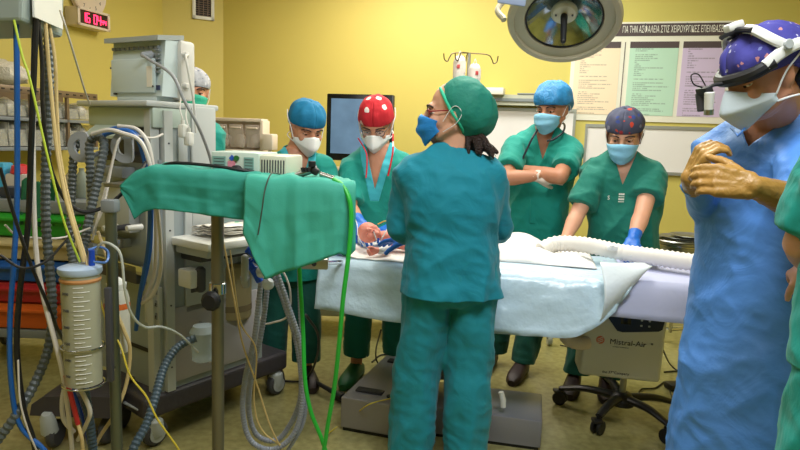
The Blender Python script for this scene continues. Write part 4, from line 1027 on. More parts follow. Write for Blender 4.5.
# ------------------------------------------------------------------ steel basin stand at the right
Yb = 4.15; c = P(684, 240, Yb)
t = thing('basin_stand', 'steel basin stand with castors between table and surgeon gown', 'stand', (c.x, Yb, 0))
for k, (dx, rr) in enumerate(((-.03, .15), (.30, .16))):
    o = V((c.x + dx, Yb + .1 * k, c.z)); build(MB().lathe([(rr * .55, -.17), (rr * .9, -.14), (rr, -.01), (rr + .02, 0), (rr + .015, .006), (rr - .01, 0), (rr * .85, -.12), (rr * .5, -.15)], o, UP, 28), 'basin', m_steel, t)
    build(MB().cyl(o - UP * .2, (o.x, o.y, .12), .012, n=10), 'post', m_chrome, t); build(MB().tube([o + V((rr * math.cos(a), rr * math.sin(a), -.03)) for a in [2 * PI * j / 28 for j in range(28)]], .006, n=6, closed=True), 'ring', m_chrome, t)
o = V((c.x, Yb, .42))
for k in range(3):
    a = 2 * PI * k / 3 + .3; e = V((c.x + .1 + .32 * math.cos(a), Yb + .05 + .28 * math.sin(a), .07)); lg = build(MB().tube([V((c.x + .1, Yb + .05, .14)), e], .012, n=8), 'leg', m_chrome, t)
    build(MB().cyl(e + V((-.015, 0, -.03)), e + V((.015, 0, -.03)), .04, n=16), 'castor', m_black, lg)
build(MB().tube([V((c.x - .03, Yb, .14)), V((c.x + .30, Yb + .1, .14))], .012, n=8), 'crossbar', m_chrome, t)
for k, (dx, dy, dz) in enumerate(((-.03, 0, .01), (.04, .01, .022))):
    f = MB().lathe([(.10, 0), (.13, .012), (.132, .016), (.10, .006)], (c.x + dx, Yb, c.z + dz), UP, 24); tag(build(f, 'steel_dish', m_steel), ('lower' if k == 0 else 'upper') + ' shallow steel dish lying on the basin stand', 'dish', 'dishes on the basin stand')

# ------------------------------------------------------------------ surgical lamp
Yl = 2.55; c = P(564, 20, Yl); n_ = V((-0.12, -0.60, -0.79)).normalized()
t = thing('surgical_lamp', 'large round surgical lamp with mirrored dish hanging at the top', 'lamp', (c.x, c.y, c.z - .15))
m_lh = M('lamp_housing', (178, 170, 146), 0.4); m_mir = M('lamp_reflector', (150, 170, 165), 0.16, 1.0, var=(9, .35, (205, 215, 215)), bump=(5, .4, 1))
Rr = .215
build(MB().lathe([(.05, -.17), (.13, -.155), (.20, -.11), (Rr, -.03), (Rr + .008, .0), (Rr, .016), (Rr - .02, .018), (Rr - .022, .005), (Rr - .06, -.0), (Rr - .065, -.01), (Rr - .07, -.02), (.12, -.06), (.04, -.09)], c, n_, 64), 'housing', m_lh, t)
# fluted mirror
f = MB(); R_ = frame(n_); rings = []
for i in range(13):
    q = i / 12; r_ = .035 + (Rr - .07 - .035) * q; z = -.085 + .072 * q ** 1.6
    rings.append([c + n_ * (z + .004) + (R_.col[0] * math.cos(a) + R_.col[2] * math.sin(a)) * (r_ * (1 + (.012 * (-1) ** k) * q)) for k, a in enumerate([-2 * PI * k / 72 for k in range(72)])])
f.loft(rings, cap=False); build(f, 'reflector', m_mir, t, ang=80)
build(MB().tube([c + n_ * -.006 + (R_.col[0] * math.cos(a) + R_.col[2] * math.sin(a)) * (Rr - .067) for a in [2 * PI * k / 48 for k in range(48)]], .004, n=6, closed=True), 'gasket', m_black, t)
build(MB().lathe([(.0, -.06), (.045, -.06), (.052, -.05), (.052, -.035), (.045, -.028), (.0, -.028)], c, n_, 32), 'hub', M('hub_cream', (206, 202, 184), .4), t)
for q in (-1, 1): build(MB().cyl(c + n_ * -.029 + R_.col[0] * (.032 * q), c + n_ * -.024 + R_.col[0] * (.032 * q), .004, n=8), 'screw', m_dgrey, t)
build(MB().cap_(c + n_ * -.02, c + n_ * .115, .014, .011), 'handle', m_black, t)
build(MB().tube(spl([c + R_.col[0] * (Rr + .02), c + R_.col[0] * (Rr + .045) - n_ * .08, c + R_.col[0] * (Rr * .6) - n_ * .26, c - n_ * .30 ], 8), .012, n=10), 'yoke', m_lh, t)
build(MB().tube(spl([c - n_ * .30, c + V((0, .3, .34)), V((c.x - .1, c.y + .35, CEIL - .05))], 8), .03, n=12), 'suspension_arm', m_lh, t)
build(MB().cyl(V((c.x - .1, c.y + .35, CEIL - .08)), V((c.x - .1, c.y + .35, CEIL)), .10, n=24), 'ceiling_flange', m_lh, t)
build(MB().box(c - n_ * .14, (.1, .1, .1), R_, bev=.01), 'lamp_back', m_lh, t)
f = MB(); sc = P(512, -1, 2.3); f.box(sc, (.10, .012, .04), bev=.004, R=Matrix.Rotation(.1, 3, 'Y')); sa = build(f, 'hanging_sign', M('pale_blue_plastic', (150, 164, 196), .4)); tag(sa, 'pale blue plate at the top edge left of the surgical lamp', 'plate')
build(MB().tube([sc, V((sc.x, sc.y, CEIL))], .006, n=8), 'rod', m_lgrey, sa)
# ------------------------------------------------------------------ operating table
TT = math.radians(-12)
TX = V((math.cos(TT), math.sin(TT), 0)); TY = V((-math.sin(TT), math.cos(TT), 0)); T0 = V((-0.33, 2.84, 0))
RT = Matrix((TX, TY, UP)).transposed()
def T(x, y, z): return T0 + TX * x + TY * y + UP * z
m_blued = M('drape_pale_blue', (196, 220, 236), 0.3, bump=(6, 0.5, .5), weave=(15, .4), var=(4, 0.07), coat=0.2)
m_whited = M('drape_white', (226, 224, 222), 0.6, bump=(9, 0.4, 1.5))
m_lilac = M('sheet_lavender', (186, 190, 222), 0.65, bump=(5, 0.25, 1))
m_mat = M('mattress_black', (34, 36, 40), 0.5)
t = thing('operating_table', 'steel operating table under pale blue drapes with box shaped floor base', 'table', T(.75, .28, 0))
build(MB().box(T(1.0, .29, .765), (1.94, .47, .07), RT, bev=.02), 'mattress', m_mat, t)
build(MB().box(T(1.0, .29, .715), (1.96, .44, .045), RT, bev=.008), 'table_top', m_steel, t)
for q in (.03, .55): build(MB().box(T(1.0, q, .72), (1.8, .012, .03), RT, bev=.003), 'side_rail', m_chrome, t)
cl = P(448, 370, 3.02); ct = MB()
ct.box((cl.x, cl.y + .02, .44), (.20, .17, .52), RT, bev=.03); build(ct, 'column', m_steel, t)
ct = MB(); ct.box((cl.x, cl.y + .02, .30), (.24, .21, .22), RT, bev=.03); build(ct, 'column_cover', m_steel, t)
bx = MB(); q0 = G(437, 432); q1 = G(541, 447)
Lb = (q1 - q0).length
for nm_, xx, w_, hh_, mt in (('base_box', .42, .70, .13, m_steel),):
    pass
bc = V(((G(541, 449) + G(420, 440)) / 2)); bc.z = 0
build(MB().box(bc + TY * .17 + UP * .08 - TX * .02, (.58, .32, .13), RT, bev=.008), 'base_box', M('base_steel', (152, 152, 166), 0.42, 0.6, bump=(60, .03)), t)
build(MB().box(bc + TY * .17 + UP * .01 - TX * .02, (.56, .30, .02), RT), 'base_foot', m_black, t)
# left steel step with rubber pads
s0, s1 = G(340, 431), G(389, 440); sd = (s1 - s0).normalized(); sn = V((-sd.y, sd.x, 0)); Rsb = Matrix((sd, sn, UP)).transposed(); Lw = (s1 - s0).length
s2 = G(402, 368, .17); dep = .62
t2 = thing('steel_step', 'long low steel step box with black rubber pads left of the woman in front', 'step', (s0 + s1) / 2 + sn * dep / 2)
sc = (s0 + s1) / 2 + sn * dep / 2 + TX * .0
poly_ = [s0 + UP * .02, s1 + UP * .02, s1 + sn * dep + sd * .02 + UP * .02, s0 + sn * dep + sd * .02 + UP * .02]
m_step = M('step_steel', (150, 146, 146), 0.40, 0.6, bump=(70, .05))
mb = MB().prism(poly_, UP * .15); o = build(mb, 'step_box', m_step, t2, smooth=False)
bv = o.modifiers.new('bevel', 'BEVEL'); bv.width = .006; bv.segments = 2
build(MB().box(sc + UP * .01, (Lw * .94, dep * .95, .02), Rsb), 'rubber_foot', m_black, t2)
for fr_, xx in ((.17, .1), (.86, .1)):
    build(MB().box((s0 + s1) / 2 + sn * dep * fr_ + UP * .174 - sd * (.02 - fr_ * .03), (Lw * .55, .05, .012), Rsb, bev=.004), 'rubber_pad', m_black, t2)
build(MB().cyl(s1 + sn * .08 - sd * .03 + UP * .168, s1 + sn * .08 - sd * .03 + UP * .178, .014, n=14), 'push_button', m_black, t2)

def wr(p, s=1.0, f=6, seed=0): return noise.noise(V((p[0] * f + seed, p[1] * f, p[2] * f))) * s
# lower lavender sheet on the whole table
def sheet(name, mat, x0, x1, yb, prof, label, cat, amp=.012, freq=6, seed=0, th=.002, nu=90, top=.815, nv=34, hang_back=.12, out=.012):
    """cloth over the table from the back edge, across the top and down the front; prof(u) = length hanging in front"""
    def fn(u, v):
        x = x0 + (x1 - x0) * u; hang = prof(u); Lt = .56 - yb; tot = hang_back + Lt + .02 + hang; s = v * tot
        if s < hang_back: y = .57 + out + .004; z = top - (hang_back - s)
        elif s < hang_back + Lt + .02: y = .57 - (s - hang_back); z = top + .004 + .003 * math.sin(x * 9)
        else:
            d_ = s - hang_back - Lt - .02; y = yb - .012 - out - .05 * (d_ / max(.05, hang)) * (1 if hang > .1 else .3); z = top - d_
        n1 = wr((x * .5, s * 2.4, 0), amp * 1.3, freq, seed); n2 = wr((x * 1.2, s * 4.5, 3), amp * .6, freq * 1.5, seed)
        if s > hang_back + Lt: y += -(abs(n1) + n2 * .8) - .005 * math.sin(x * 13 + seed) * (s - hang_back - Lt) / .2
        else: z += abs(n1) * .12 + n2 * .08
        return T(x, y, z)
    o = build(MB().grid(fn, nu, nv), name, mat, ang=None); solid(o, th, 0); tag(o, label, cat); return o
sheet('bed_sheet', m_lilac, 1.0, 2.02, .02, lambda u: .145 - .0 * u, 'plain lavender white sheet hanging over the right end of the table', 'sheet', .004, 3, 1, out=.006)
sheet('surgical_drape', m_blued, -.03, 1.34, .0, lambda u: (.225 + .03 * math.sin(u * 3)) * (1 if u < .80 else max(.06, math.cos((u - .80) / .20 * PI / 2) ** .7)), 'crinkled pale blue plastic drape hanging over the front of the operating table', 'drape', .020, 6, 4, out=.022)
# folded back corner of the blue drape at its right end
def fc(u, v):
    a = P(600, 322, 2.50); b = P(652, 266, 2.60); c_ = P(600, 262, 2.56); p = a.lerp(b, u) ; q = c_.lerp(b + V((-.03, 0, .01)), u)
    r_ = p.lerp(q, v); r_.y -= .06 * math.sin(v * PI) * (1 - u * .3); r_ += V((0, -.01, 0)) * math.sin(u * 5); return r_
o = build(MB().grid(fc, 16, 14), 'drape_corner', M('drape_corner_white', (222, 232, 240), .4, bump=(9, .4, .5)), ang=None); solid(o, .002, 0); tag(o, 'corner of pale drape folded back over the lavender sheet beside the warming unit', 'drape')
# white paper drapes bunched on top
def wdr(u, v):
    x = .60 + .62 * u; y = .62 - .44 * v; n = noise.noise(V((x * 5, y * 5, 2)))
    z = .832 + .075 * max(0, 1 - ((u - .28) / .42) ** 2) * (1 - v * .5) + .045 * abs(n) + .02 * abs(noise.noise(V((x * 14, y * 12, 5))))
    if v < .1: z -= .06 * (1 - v / .1)
    e_ = max(0, (v - .8) / .2, (u - .85) / .15, (.12 - u) / .12); z = z * (1 - e_ ** 2) + .826 * e_ ** 2
    return T(x, y, z)
o = build(MB().grid(wdr, 70, 40), 'paper_drape', m_whited, ang=None); solid(o, .002, 0); tag(o, 'bunched white paper drape on the table in front of the man', 'drape')
def wdl(u, v):
    x = -.02 + .62 * u; y = .56 - .57 * v; z = .828 + .008 * abs(noise.noise(V((x * 9, y * 9, 1)))) + (.05 * (1 - u * 4) if u < .25 else 0)
    z -= .005 * max(0, (v - .85) / .15)
    return T(x, y, z)
o = build(MB().grid(wdl, 50, 30), 'white_towel', M('towel_white', (236, 232, 228), .75, bump=(14, .3, 1)), ang=None); solid(o, .003, 0); tag(o, 'white towel spread under the baby at the left end of the table', 'towel')
# thick corrugated air hose on the table
m_hosew = M('air_hose_white', (226, 220, 212), .5)
hp = [P(541, 251, 2.95), P(556, 244, 2.98), P(585, 245, 2.96), P(620, 252, 2.90), P(655, 257, 2.80), P(690, 262, 2.72), P(735, 268, 2.64)]
o = build(MB().hose(hp, .041, .022, .86, 20), 'air_hose', m_hosew, ang=60); tag(o, 'thick white corrugated air hose lying along the table', 'hose')
tag(build(MB().box(P(612, 248, 2.86), (.05, .03, .02), bev=.006).cyl(P(612, 248, 2.85), P(612, 245, 2.85), .012, n=10), 'hose_clip', m_whited), 'small white clip sitting on the corrugated air hose', 'clip')
o = build(MB().grid(lambda u, v: P(630 + 26 * u, 256 - 8 * math.sin(u * PI) * (1 - v) , 2.93 - .10 * v) + V((0, 0, .012 * noise.noise(V((u * 5, v * 5, 0))))), 12, 8), 'crumpled_wipe', m_whited, ang=None); solid(o, .002, 0); tag(o, 'crumpled white wipe under the blue gloved hand on the table', 'wipe')

# ------------------------------------------------------------------ baby
m_baby = M('baby_skin', (222, 140, 122), .5, bump=(70, .06), var=(14, .10), sss=.12)
bh = P(371, 233, 2.93); bR = frame((-.25, -.75, .45), (-.85, .1, .35)) 
mb = MB(); s = .50
head_prims(mb, bh, bR, s)
mb.ell(bh + bR @ V((0, -.012, .02)), (.050, .056, .052), bR); 
for q in (-1, 1): mb.ell(bh + bR @ V((q * .02, .030, -.02)), (.017, .016, .016), bR)
ch = P(392, 238, 2.97); blly = P(425, 243, 2.97)
mb.cap_(bh + bR @ V((0, -.01, -.035)), ch, .024, .040); mb.cap_(ch, blly, .048, .052)
sh = P(388, 243, 2.90); el = P(386, 251, 2.84); wrst = P(377, 250, 2.82)
mb.cap_(sh, el, .019, .016); mb.cap_(el, wrst, .016, .012)
hand_prims(mb, wrst, (-.7, -.1, -.25), (.3, -.9, .2), s=.42, curl=(.9, 1.1, .8), side=1, thumb_curl=.6, fat=1.15)
sh2 = P(392, 233, 3.02); mb.cap_(sh2, P(402, 226, 3.05), .018, .015); mb.cap_(P(402, 226, 3.05), P(396, 222, 3.04), .015, .012)
for q in (-1, 1):
    kn = P(445, 236 + q * 5, 2.97 - q * .05); mb.cap_(blly, kn, .034, .026); ft_ = P(452, 243 + q * 3, 2.95 - q * .06); mb.cap_(kn, ft_, .024, .016); mb.cap_(ft_, ft_ + V((.03, -.01, .01)), .014, .011)
co, no, fs = blob(mb, .0032, 3, .5); co = sockets(co, bh, bR, s)
root = thing('baby', 'tiny pink newborn baby lying on the white towel with tubes at its mouth', 'baby', (ch.x, ch.y, ch.z - .05))
mesh_obj('body', co, fs, None, m_baby, root, ang=None)
for q in (-1, 1):
    e = bh + bR @ (V((q * .032, .078, .001)) * s); build(MB().tube([e + bR @ V((.008 * math.cos(a), -.002 * abs(math.cos(a)), .003 * math.sin(a) - .002)) for a in [PI + PI * k / 8 for k in range(9)]], .0012, n=6), 'closed_eye', M('baby_lash', (120, 60, 50), .6), root)
ml = bh + bR @ (V((0, .094, -.061)) * s); build(MB().ell(ml, (.009, .003, .004), bR), 'mouth', M('baby_lips', (140, 44, 50), .5), root)
band = build(MB().cap_(el.lerp(sh, .3), el.lerp(wrst, .55), .0235, .0195), 'arm_bandage', m_whited, root)
m_tubec = M('clear_tube', (214, 218, 214), .15, alpha=.7); m_tubey = M('tube_yellow', (222, 190, 70), .4)
o = build(MB().tube(spl([ml + V((0, -.004, 0)), P(379, 245, 2.86), P(382, 238, 2.84), P(390, 226, 2.9), P(398, 224, 2.98)], 8), .0028, n=8), 'breathing_tube', m_tubec); tag(o, 'clear breathing tube with blue connector taped at the mouth of the baby', 'tube')
build(MB().cyl(P(378, 243, 2.845), P(378.5, 238, 2.85), .006, n=12), 'blue_connector', M('connector_blue', (20, 80, 180), .35), o); build(MB().box(P(380, 243, 2.845), (.02, .01, .02), bR, bev=.003), 'white_tape', m_whited, o)
o = build(MB().tube(spl([P(378, 224, 2.95), P(386, 221, 2.92), P(394, 224, 2.90), P(402, 228, 2.9), P(408, 234, 2.9)], 8), .003, n=8), 'yellow_line', m_tubey); tag(o, 'thin yellow line with star shaped connector beside the baby', 'tube')
st_ = MB(); cst = P(396.5, 227, 2.88); 
for k in range(5): a = 2 * PI * k / 5; st_.cap_(cst, cst + V((.013 * math.cos(a), 0, .013 * math.sin(a))), .005, .003)
build(st_, 'star_connector', m_tubey, o)
o = build(MB().tube(spl([P(353, 215, 2.95), P(357, 224, 2.88), P(358, 236, 2.84), P(364, 246, 2.84)], 8), .0022, n=6), 'monitor_lead', m_strap); tag(o, 'thin white lead running over the blue glove to the baby', 'cable')

# ------------------------------------------------------------------ warming unit on a castor stand
m_wu = M('unit_white', (206, 206, 196), .42); m_wud = M('unit_panel', (30, 34, 44), .3); m_orange = M('logo_orange', (206, 110, 80), .5); m_txt = M('print_dark', (50, 46, 48), .5)
hubp = G(622, 398, .12); bx0 = P(582, 380, 2.80); bx1 = P(664, 384, 2.78)
cxu = (bx0.x + bx1.x) / 2
tz0 = P(620, 380, 2.79).z; Ru = Matrix.Rotation(math.radians(-8), 3, 'Z') @ Matrix.Rotation(math.radians(1.2), 3, 'Y')
t = thing('warming_unit', 'white patient warming unit with dark keypad mounted on a five legged castor stand', 'machine', (hubp.x, hubp.y, 0))
wU = .372; cU = V((cxu, 2.88, tz0 + .185)); 
build(MB().box(cU, (wU, .17, .37), Ru, bev=.02, seg=3), 'housing', m_wu, t)
fp = lambda x, z, o_=.0865: cU + Ru @ V((x, -o_, z))
kp = [(-.105, .145), (-.095, .165), (.165, .165), (.175, .14), (.165, .075), (.15, .065), (-.01, .045), (-.035, .05), (-.095, .125)]
build(MB().prism([fp(x, z, .084) for x, z in kp], (Ru @ V((0, -.004, 0)))), 'keypad', m_wud, t, smooth=False)
kb = MB()
for ix in (.07, .105):
    for iz in (.14, .11, .085):
        build(MB().box(fp(ix, iz, .0885), (.010, .002, .008), Ru, bev=.001), 'key', m_lgrey, t)
build(MB().box(fp(-.0, .11, .0885), (.045, .002, .05), Ru, bev=.002), 'key_display', m_bk, t)
MU = face_M(fp(.02, -.005, .0862), Ru @ V((1, 0, 0)), Ru @ V((0, 0, 1)))
text('Mistral-Air', 'brand_text', m_txt, t, MU, .036, sx=1.05)
text('®', 'registered_mark', m_txt, t, MU @ Matrix.Translation((.108, .006, 0)), .014)
MU2 = face_M(fp(-.02, -.155, .0862), Ru @ V((1, 0, 0)), Ru @ V((0, 0, 1))); text('the 37°Company', 'company_text', m_txt, t, MU2, .018)
text('PATIENT WARMING', 'small_print', m_mgrey, t, MU @ Matrix.Translation((-.03, -.024, 0)), .008)
lg_ = build(MB().cyl(fp(-.105, -.002, .084), fp(-.105, -.002, .087), .019, n=24), 'round_logo', m_orange, t)
for k in (-1, 0, 1): build(MB().box(fp(-.105, -.002 + k * .009, .0872), (.03, .001, .003), Ru @ Matrix.Rotation(-.5, 3, 'Y')), 'logo_stripe', m_wu, lg_)
build(MB().cyl((hubp.x, hubp.y, .1), (hubp.x, hubp.y, .72), .016, n=16), 'pole', m_alu, t)
build(MB().box((hubp.x, hubp.y - .06, tz0 + .2), (.06, .12, .05), bev=.008), 'bracket', m_black, t)
m_blkp = M('black_plastic', (26, 24, 26), .4)
build(MB().lathe([(.06, .09), (.065, .12), (.04, .15), (.022, .155)], (hubp.x, hubp.y, 0), UP, 24), 'hub', m_blkp, t)
for (x, y) in ((598, 437), (668, 446), (560, 408), (678, 424), (622, 385)):
    e = G(x, y - 12, .045); e.z = .085; d_ = (e - V((hubp.x, hubp.y, .12))); d_.z = 0; L_ = d_.length; d_.normalize()
    if L_ > .36: L_ = .36
    if (x, y) == (622, 385): d_ = V((.1, 1, 0)).normalized(); L_ = .34
    a_ = V((hubp.x, hubp.y, .125)); e = V((hubp.x, hubp.y, .09)) + d_ * L_; md = a_.lerp(e, .55) + UP * .018
    lg = build(MB().tube(spl([a_, md, e], 8), [.030 - .012 * k / 16 for k in range(17)], n=10, flat=.7), 'leg', m_blkp, t)
    sd_ = d_.cross(UP); wc = e + V((0, 0, -.052)); wc.z = .036
    for q in (-1, 1): build(MB().cyl(wc + sd_ * (q * .008), wc + sd_ * (q * .024), .036, n=18, bev=.004), 'castor_wheel', m_black, lg)
    build(MB().cyl(wc, e + UP * .005, .011, n=10).box(wc + d_ * .012 + UP * .035, (.05, .05, .018), bev=.006), 'castor_fork', m_blkp, lg)
o = build(MB().hose([P(571, 318, 2.86), P(566, 327, 2.84), P(567, 338, 2.83), P(578, 343, 2.82), P(588, 342, 2.83)], .034, .02, .92, 18), 'warm_air_hose', M('hose_beige', (206, 190, 170), .5), t, ang=60)

# ------------------------------------------------------------------ anaesthesia machine on the left, seen from its rear corner
K = V((-1.02, 2.60, 0)); MA = math.radians(-35)
EX = V((math.cos(MA), math.sin(MA), 0)); EY = V((-math.sin(MA), math.cos(MA), 0)); RM_ = Matrix((EX, EY, UP)).transposed()
def Q(x, y, z): return K + EX * x + EY * y + UP * z
def rear(x, y, o_=0.0): return PL(x, y, K - EY * o_, EY)
def side(x, y, o_=0.0): return PL(x, y, K + EX * o_, EX)
m_body = M('machine_grey', (150, 160, 162), .42); m_body2 = M('machine_light', (186, 190, 188), .42); m_greenish = M('machine_pale_green', (176, 190, 180), .42)
t = thing('anaesthesia_machine', 'tall grey anaesthesia machine on a dark wheeled base seen from behind', 'machine', Q(-.25, .3, 0))
AM = t
m_basep = M('base_dark', (64, 60, 66), .55, bump=(50, .1))
b = MB(); b.prism([Q(-.44, -.06, .13), Q(.02, -.10, .13), Q(.03, .74, .13), Q(-.44, .74, .13)], UP * .10); o = build(b, 'base', m_basep, t, smooth=False)
bv = o.modifiers.new('bevel', 'BEVEL'); bv.width = .02; bv.segments = 3
for (x, y) in ((-.0, .68), (-.0, -.04), (-.40, -.02), (-.40, .68)):
    w = Q(x, y, .0575); wh = build(MB().cyl(w - EX * .022, w + EX * .022, .0575, n=24, bev=.01), 'castor_wheel', m_dgrey, t)
    for q in (-1, 1): build(MB().cyl(w + EX * (q * .0222), w + EX * (q * .027), .038, n=20), 'hub_cap', m_lgrey, wh)
    build(MB().lathe([(.035, -.03), (.04, 0), (.036, .035), (.02, .05)], w + UP * .02, UP, 16), 'castor_housing', m_lgrey, t)
# column frame
build(MB().box2((0, 0, 0), (1, 1, 1)) if False else MB().prism([Q(-.50, .0, .23), Q(0, 0, .23), Q(0, .58, .23), Q(-.50, .58, .23)], UP * (1.02)), 'body', m_body, t, smooth=False)
build(MB().prism([Q(-.50, .04, 1.25), Q(0, .04, 1.25), Q(0, .27, 1.25), Q(-.50, .27, 1.25)], UP * .22), 'upper_housing', m_body, t, smooth=False)
# posts at the near corner
for x_, y_ in ((-.028, -.012), (-.0, .035)): build(MB().prism([Q(x_ - .022, y_ - .02, .23), Q(x_ + .022, y_ - .02, .23), Q(x_ + .022, y_ + .02, .23), Q(x_ - .022, y_ + .02, .23)], UP * 1.225), 'corner_post', m_body2, t, smooth=False)
for z in (.34, .62, .95, 1.15, 1.32): build(MB().cyl(Q(.022, .035, z), Q(.025, .035, z), .004, n=8), 'screw', m_dgrey, t)
# top shelf, ribbed housing and slanted hood
o = build(MB().box(Q(-.26, .12, 1.480), (.55, .36, .025), RM_, bev=.008), 'top_shelf', m_body2, t)
rb = build(MB().box(Q(-.24, .125, 1.425), (.50, .31, .085), RM_, bev=.008), 'vented_housing', m_greenish, t)
v_ = MB()
for k in range(26): v_.box(Q(-.46 + .017 * k, -.022, 1.455), (.006, .004, .028), RM_)
build(v_, 'vent_slots', m_dgrey, rb)
build(MB().prism([Q(-.44, -.0, 1.395), Q(-.16, -.0, 1.395), Q(-.10, -.09, 1.33), Q(-.42, -.09, 1.33)], UP * .012), 'slanted_hood', m_greenish, t, smooth=False)
build(MB().prism([Q(-.44, .004, 1.23), Q(-.04, .004, 1.23), Q(-.04, .004, 1.39), Q(-.44, .004, 1.39)], -EY * .006), 'dark_recess', m_dgrey, t, smooth=False)
# right (side) face panels
def spanel(x0, y0, x1, y1, th, nm_, mt, par=None, bev=.003):
    a_ = side(x0, y0); b_ = side(x1, y1); ya, yb_ = (a_ - K).dot(EY), (b_ - K).dot(EY); za, zb2 = a_.z, b_.z
    return build(MB().box(Q(th / 2, (ya + yb_) / 2, (za + zb2) / 2), (th, abs(yb_ - ya), abs(za - zb2)), RM_, bev=bev), nm_, mt, par or t)
spanel(177, 108, 187, 172, .008, 'side_strip', m_lgrey); spanel(189, 106, 214, 235, .02, 'upper_side_panel', m_body2, bev=.012)
spanel(183, 178, 206, 262, .014, 'middle_side_panel', m_body2)
lo1 = build(MB().box(Q(.006, .30, .43), (.012, .50, .34), RM_, bev=.004), 'lower_side_panel', M('side_panel_grey', (166, 162, 164), .45), t)
gg = spanel(184, 264, 236, 300, .012, 'gauge_panel', m_lgrey); spanel(189, 273, 197, 291, .016, 'gauge', m_dgrey, gg)
# worktop
wt = build(MB().box(Q(.14, .30, .905), (.26, .52, .035), RM_, bev=.008), 'worktop', m_white, t); build(MB().box(Q(.13, .30, .87), (.22, .48, .035), RM_, bev=.008), 'worktop_edge', m_lgrey, wt)
build(MB().box(Q(.07, .30, .84), (.14, .40, .05), RM_, bev=.01), 'drawer_front', m_dgrey, t)
build(MB().cyl(Q(.14, .10, .69), Q(.14, .10, .80), .022, n=16, bev=.01), 'vaporizer_knob', m_dgrey, t); build(MB().box(Q(.10, .08, .75), (.09, .07, .08), RM_, bev=.01), 'valve_block', m_white, t)
# absorber canister under worktop
cp = P(241, 330, 3.0); build(MB().lathe([(.085, 0), (.09, .01), (.09, .26), (.075, .275)], V((cp.x - .03, 2.96, .48)), UP, 26), 'absorber_canister', M('absorber_beige', (150, 138, 104), .4), t)
build(MB().lathe([(.092, 0), (.092, .03)], V((cp.x - .03, 2.96, .52)), UP, 26), 'canister_ring', M('ring_brown', (110, 96, 70), .5), t)
# rear face details
def rpanel(x0, y0, x1, y1, th, nm_, mt, par=None, off=0.0, bev=.003):
    a_ = rear(x0, y0, off); b_ = rear(x1, y1, off); xa, xb = (a_ - K).dot(EX), (b_ - K).dot(EX)
    return build(MB().box(Q((xa + xb) / 2, -off - th / 2, (a_.z + b_.z) / 2), (abs(xb - xa), th, abs(a_.z - b_.z)), RM_, bev=bev), nm_, mt, par or t)
sp_ = rpanel(148, 283, 163, 326, .02, 'socket_strip', m_body2)
for k in range(3):
    y = 291 + 12.5 * k; a_ = rear(155.5, y, .021); skt = build(MB().box(a_, (.026, .004, .030), RM_, bev=.003), 'socket', m_mgrey, sp_)
    for q in (-1, 1): build(MB().box(a_ - EY * .003 + EX * (q * .006), (.005, .003, .008), RM_), 'socket_slot', m_black, skt)
    build(MB().box(a_ - EY * .003 - UP * .008, (.008, .003, .005), RM_), 'socket_slot', m_black, skt)
rpanel(105, 255, 145, 283, .04, 'dark_bracket', m_dgrey, off=.02); rpanel(110, 165, 135, 178, .06, 'label_box', m_mgrey, off=.02); rpanel(96, 180, 140, 232, .05, 'rear_module', m_body2, off=.0)
rpanel(130, 345, 156, 351, .006, 'slot', m_black); rpanel(118, 385, 158, 402, .10, 'lower_bracket', m_lgrey, off=.0)
rpanel(104, 232, 132, 247, .07, 'gas_valve', m_chrome, off=.02); rpanel(100, 262, 148, 266, .03, 'steel_rail', m_chrome, off=.03)
for k in range(3): a_ = rear(107 + 12 * k, 228, .11); build(MB().cyl(a_ + EY * .05, a_ - EY * .02, .014, .012, n=14, bev=.002), 'gas_connector', [m_white, m_dgrey, m_white][k], t)
# hose hooks
m_hook = M('hook_grey', (158, 162, 168), .4)
for (x, y, hh_) in ((81, 147, .10), (125, 147, .10)):
    c_ = P(x, y, 2.36 if x > 100 else 2.45); c_l = []
    pr = [(.030 * math.cos(a) + (.012 if False else 0), .0515 * math.sin(a)) for a in [PI / 2 + PI * k / 12 for k in range(13)]]
    oc = [(.028 - .062 * (1 if a_i else 1) * max(0, math.cos(a)) ** 1 + 0, 0) for a_i, a in ((0, 0),)]
    outer = [(-.035 + .05 + .052 * math.cos(a) if False else .052 * math.cos(a) * .95, .060 * math.sin(a)) for a in [PI * k / 16 + PI / 2 for k in range(17)]]
    rt_ = [(.022, -.060), (.030, -.045), (.030, .045), (.022, .060)]
    hole = [(-.002 + .024 * math.cos(a), .030 * math.sin(a)) for a in [PI * k / 12 + PI / 2 for k in range(13)]]
    ex_ = V((1, 0, 0)) if x > 100 else V((1, 0, 0))
    if x > 100: ex_ = V((1, .1, 0)).normalized()
    outl = outer + rt_
    # ring made as loft between outer and inner outlines
    n_ = 36
    def samp(pl_, n_=n_):
        pts = [V((p[0], p[1], 0)) for p in pl_]; seg = [0]
        for a, b in zip(pts, pts[1:] + pts[:1]): seg.append(seg[-1] + (b - a).length)
        out = []
        for k in range(n_):
            s_ = seg[-1] * k / n_; j = max(i for i in range(len(pts)) if seg[i] <= s_); a, b = pts[j], pts[(j + 1) % len(pts)]
            out.append(a.lerp(b, (s_ - seg[j]) / max(1e-9, seg[j + 1] - seg[j])))
        return out
    inn = hole + [(.0, -.030), (.0, .030)]
    A_ = samp(outl); B2 = samp(inn)
    def w3(p, d_): return c_ + ex_ * p.x + UP * p.y + V((0, d_, 0))
    rings = [[w3(p, -.008) for p in B2], [w3(p, -.008) for p in A_], [w3(p, .008) for p in A_], [w3(p, .008) for p in B2]]
    hk = MB().loft(rings, cap=False, closed=True)
    hko = build(hk, 'hose_hook', m_hook, t)
    build(MB().tube([c_ + V((.01, 0, -.05)), Q(-.2 if x > 100 else -.42, .0, 1.27)], .010, n=8), 'hook_arm', m_mgrey, hko)

